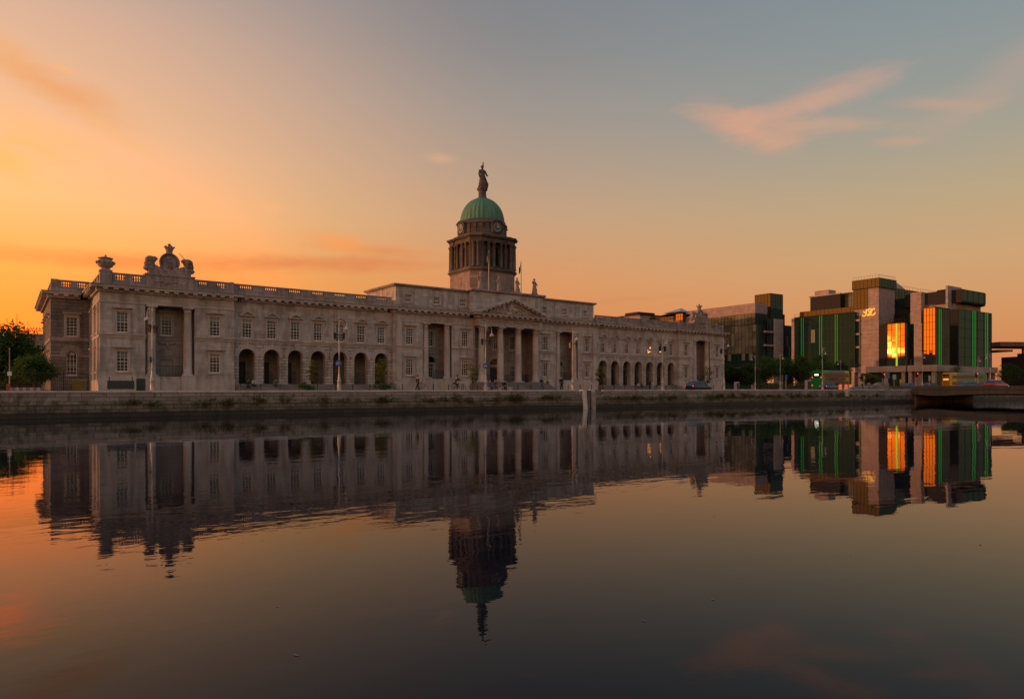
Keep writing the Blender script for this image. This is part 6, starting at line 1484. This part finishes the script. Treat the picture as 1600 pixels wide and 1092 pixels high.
# ================================================================== sky, sun, camera
SUN = Vector((-.9935, -.114, 0)).normalized(); SEL = R(2.9); SUN3 = Vector((SUN.x*math.cos(SEL), SUN.y*math.cos(SEL), math.sin(SEL)))
AZS = math.atan2(SUN.x, SUN.y)
def az_el(px, py):
    a = math.atan((px-800)/F); return a, math.atan((HOR-py)/F*math.cos(a))
def make_world():
    w = D.worlds.new('World'); SC.world = w; w.use_nodes = True; nt = NT(w.node_tree)
    bg = w.node_tree.nodes['Background']
    dv = nt.node('ShaderNodeTexCoord').outputs['Generated']; x, y, z = nt.sep(dv)[0:3]
    el = nt.math('ARCSINE', z); az = nt.math('ARCTAN2', x, y)
    t = nt.math('DIVIDE', el, R(60), None, True)
    def stops(l): return [(d/60.0, s2l(c)) for d, c in l]
    near = nt.ramp(t, stops(SKY_NEAR)); mid = nt.ramp(t, stops(SKY_MID)); far = nt.ramp(t, stops(SKY_FAR))
    a = nt.math('COSINE', nt.math('SUBTRACT', az, AZS))
    sky = nt.mix(nt.maprange(a, -.16, .60, 0, 1), mid, near)
    sky = nt.mix(nt.maprange(a, .06, -.72, 0, 1), sky, far)
    # towards the sunset the red light runs past what the picture can hold
    bo = nt.math('MULTIPLY', nt.math('MULTIPLY', nt.maprange(a, .12, .52, 0, 1), nt.maprange(a, .62, .86, 1, 0)), nt.maprange(el, R(20), R(5), 0, 1))
    sky = nt.mix(1.0, sky, nt.comb(nt.math('MULTIPLY_ADD', bo, 1.2, 1.0), nt.math('MULTIPLY_ADD', bo, .03, 1.0), 1.0), 'MULTIPLY')
    # clouds
    nz = nt.noise(nt.comb(nt.math('MULTIPLY', az, 7.0), nt.math('MULTIPLY', el, 26.0), 0), 1.0, 7, .62, .6)
    nz2 = nt.noise(nt.comb(nt.math('MULTIPLY', az, 22.0), nt.math('MULTIPLY', el, 70.0), 4.0), 1.0, 5, .6, .3)
    wob = nt.math('ADD', nt.math('MULTIPLY', nt.math('SUBTRACT', nz, .5), 2.1), nt.math('MULTIPLY', nt.math('SUBTRACT', nz2, .5), .9))
    for px, py, rx, ry, rot, col, op, *gain in CLOUDS:
        a0, e0 = az_el(px, py); kx = math.cos(a0)**2/F; ky = math.cos(a0)/F; c, s = math.cos(R(rot)), math.sin(R(rot))
        du = nt.math('MULTIPLY', nt.math('SUBTRACT', az, a0), 1/kx); dw = nt.math('MULTIPLY', nt.math('SUBTRACT', el, e0), 1/ky)
        u = nt.math('DIVIDE', nt.math('ADD', nt.math('MULTIPLY', du, c), nt.math('MULTIPLY', dw, s)), rx); v = nt.math('DIVIDE', nt.math('SUBTRACT', nt.math('MULTIPLY', dw, c), nt.math('MULTIPLY', du, s)), ry)
        d = nt.math('SQRT', nt.math('ADD', nt.math('MULTIPLY', u, u), nt.math('MULTIPLY', v, v)))
        k = nt.maprange(nt.math('ADD', d, wob), 1.6, -.3, 0, op)
        cl = s2l(col); cl = tuple(v*(gain[0] if gain and q == 0 else 1) for q, v in enumerate(cl)); sky = nt.mix(k, sky, cl)
    # low sun glow
    sx = nt.node('ShaderNodeVectorMath'); sx.operation = 'DOT_PRODUCT'; nt.link(dv, sx.inputs[0]); sx.inputs[1].default_value = SUN3
    gl = nt.math('POWER', nt.math('MAXIMUM', sx.outputs['Value'], 0.0), 9.0)
    sky = nt.mix(1.0, sky, nt.mix(1.0, (GLOW[0], GLOW[1], GLOW[2]), nt.comb(gl, gl, gl), 'MULTIPLY'), 'ADD')
    # the half of the sky behind the viewer is brighter and lights the fronts
    bk = nt.maprange(y, -.05, -.55, 0, 1); hi = nt.maprange(el, R(27), R(50), 0, 1)
    bb = nt.math('MAXIMUM', bk, hi); sky = nt.mix(bb, sky, nt.mix(1.0, sky, BACK, 'MULTIPLY'))
    ns = nt.node('ShaderNodeTexSky'); ns.sky_type = 'NISHITA'; ns.sun_disc = False; ns.sun_elevation = SEL; ns.sun_rotation = AZS; ns.air_density = 1.0; ns.dust_density = 2.0
    sky = nt.mix(1.0, sky, nt.mix(1.0, ns.outputs[0], (NISH,)*3, 'MULTIPLY'), 'ADD')
    nt.link(sky, bg.inputs[0]); bg.inputs[1].default_value = 1.0
NISH = .02
GLOW = (.5, .13, .015); BACK = (1.2, 1.42, 1.6)
SKY_NEAR = [(0, (255, 150, 30)), (5, (255, 160, 45)), (9, (255, 178, 75)), (13, (255, 195, 122)), (17, (252, 192, 138)), (21, (240, 184, 142)), (25, (222, 177, 148)), (29, (190, 165, 150)), (35, (160, 150, 150)), (60, (120, 130, 145))]
SKY_MID = [(0, (225, 125, 65)), (6, (224, 136, 76)), (10, (216, 148, 96)), (14, (200, 156, 120)), (18, (180, 152, 130)), (22, (160, 146, 136)), (26, (141, 135, 133)), (30, (128, 126, 129)), (60, (105, 115, 130))]
SKY_FAR = [(0, (205, 125, 80)), (5, (208, 142, 92)), (9, (203, 156, 108)), (13, (186, 160, 122)), (17, (166, 156, 136)), (21, (146, 149, 143)), (25, (134, 144, 146)), (30, (124, 138, 146)), (60, (100, 115, 130))]
PK = (222, 160, 128)
CLOUDS = [(1165, 205, 80, 22, -22, PK, .75), (1210, 192, 120, 22, -8, PK, .5), (1262, 160, 100, 20, 10, (212, 160, 134), .6), (1325, 148, 80, 14, 10, (205, 160, 138), .42), (1470, 163, 70, 9, -10, PK, .4), (1560, 128, 150, 34, 22, (192, 158, 140), .42), (1400, 222, 45, 7, -6, PK, .4), (1300, 195, 90, 12, -8, (205, 162, 132), .3),
    (10, 250, 60, 26, -14, (255, 190, 95), .8, 2.6), (60, 232, 60, 10, -20, (255, 188, 105), .5, 2.0), (20, 95, 80, 26, -22, (243, 172, 105), .6), (100, 146, 110, 24, -14, (238, 163, 105), .8), (55, 205, 110, 26, -10, (255, 188, 96), .4), (175, 205, 90, 10, -20, (248, 182, 112), .5), (100, 108, 22, 5, -4, (255, 180, 115), .6),
    (170, 411, 240, 15, 0, (238, 136, 60), .7), (430, 412, 190, 13, 1, (226, 126, 66), .62), (600, 392, 90, 9, -2, (228, 135, 75), .7), (530, 380, 46, 15, -6, (246, 156, 84), .85), (560, 413, 120, 11, 2, (220, 126, 72), .62), (260, 440, 140, 8, 2, (240, 134, 60), .5),
    (412, 322, 38, 8, -3, (248, 178, 115), .75), (330, 322, 36, 6, -14, (250, 182, 112), .4), (684, 248, 24, 7, -2, (214, 168, 132), .8), (480, 345, 50, 6, -2, (232, 168, 115), .3), (985, 468, 75, 6, 2, (200, 130, 90), .5)]
make_world()
sl = D.lights.new('sun', 'SUN'); sl.energy = 2.3; sl.color = (1.0, .42, .19); sl.angle = R(.5)
so = D.objects.new('sun', sl); COL.objects.link(so); so.rotation_euler = (-SUN3).to_track_quat('-Z', 'Y').to_euler(); so.location = (-200, -20, 60)
cam = D.cameras.new('camera'); co = D.objects.new('camera', cam); COL.objects.link(co); co.location = (0, 0, CAMZ); co.rotation_euler = (PI/2, 0, 0)
cam.sensor_width = 36.0; cam.lens = 36.0*F/1600.0; cam.shift_y = (HOR-546.0)/1600.0; cam.clip_end = 20000; cam.clip_start = .05
SC.camera = co
SC.view_settings.view_transform = 'Standard'; SC.view_settings.look = 'None'; SC.view_settings.exposure = 0; SC.view_settings.gamma = 1
SC.cycles.use_denoising = True; SC.cycles.max_bounces = 6; SC.cycles.diffuse_bounces = 3; SC.cycles.glossy_bounces = 4; SC.cycles.caustics_reflective = False
SC.cycles.sample_clamp_indirect = 4.0; SC.cycles.sample_clamp_direct = 6
for c in ('window',):
    pass
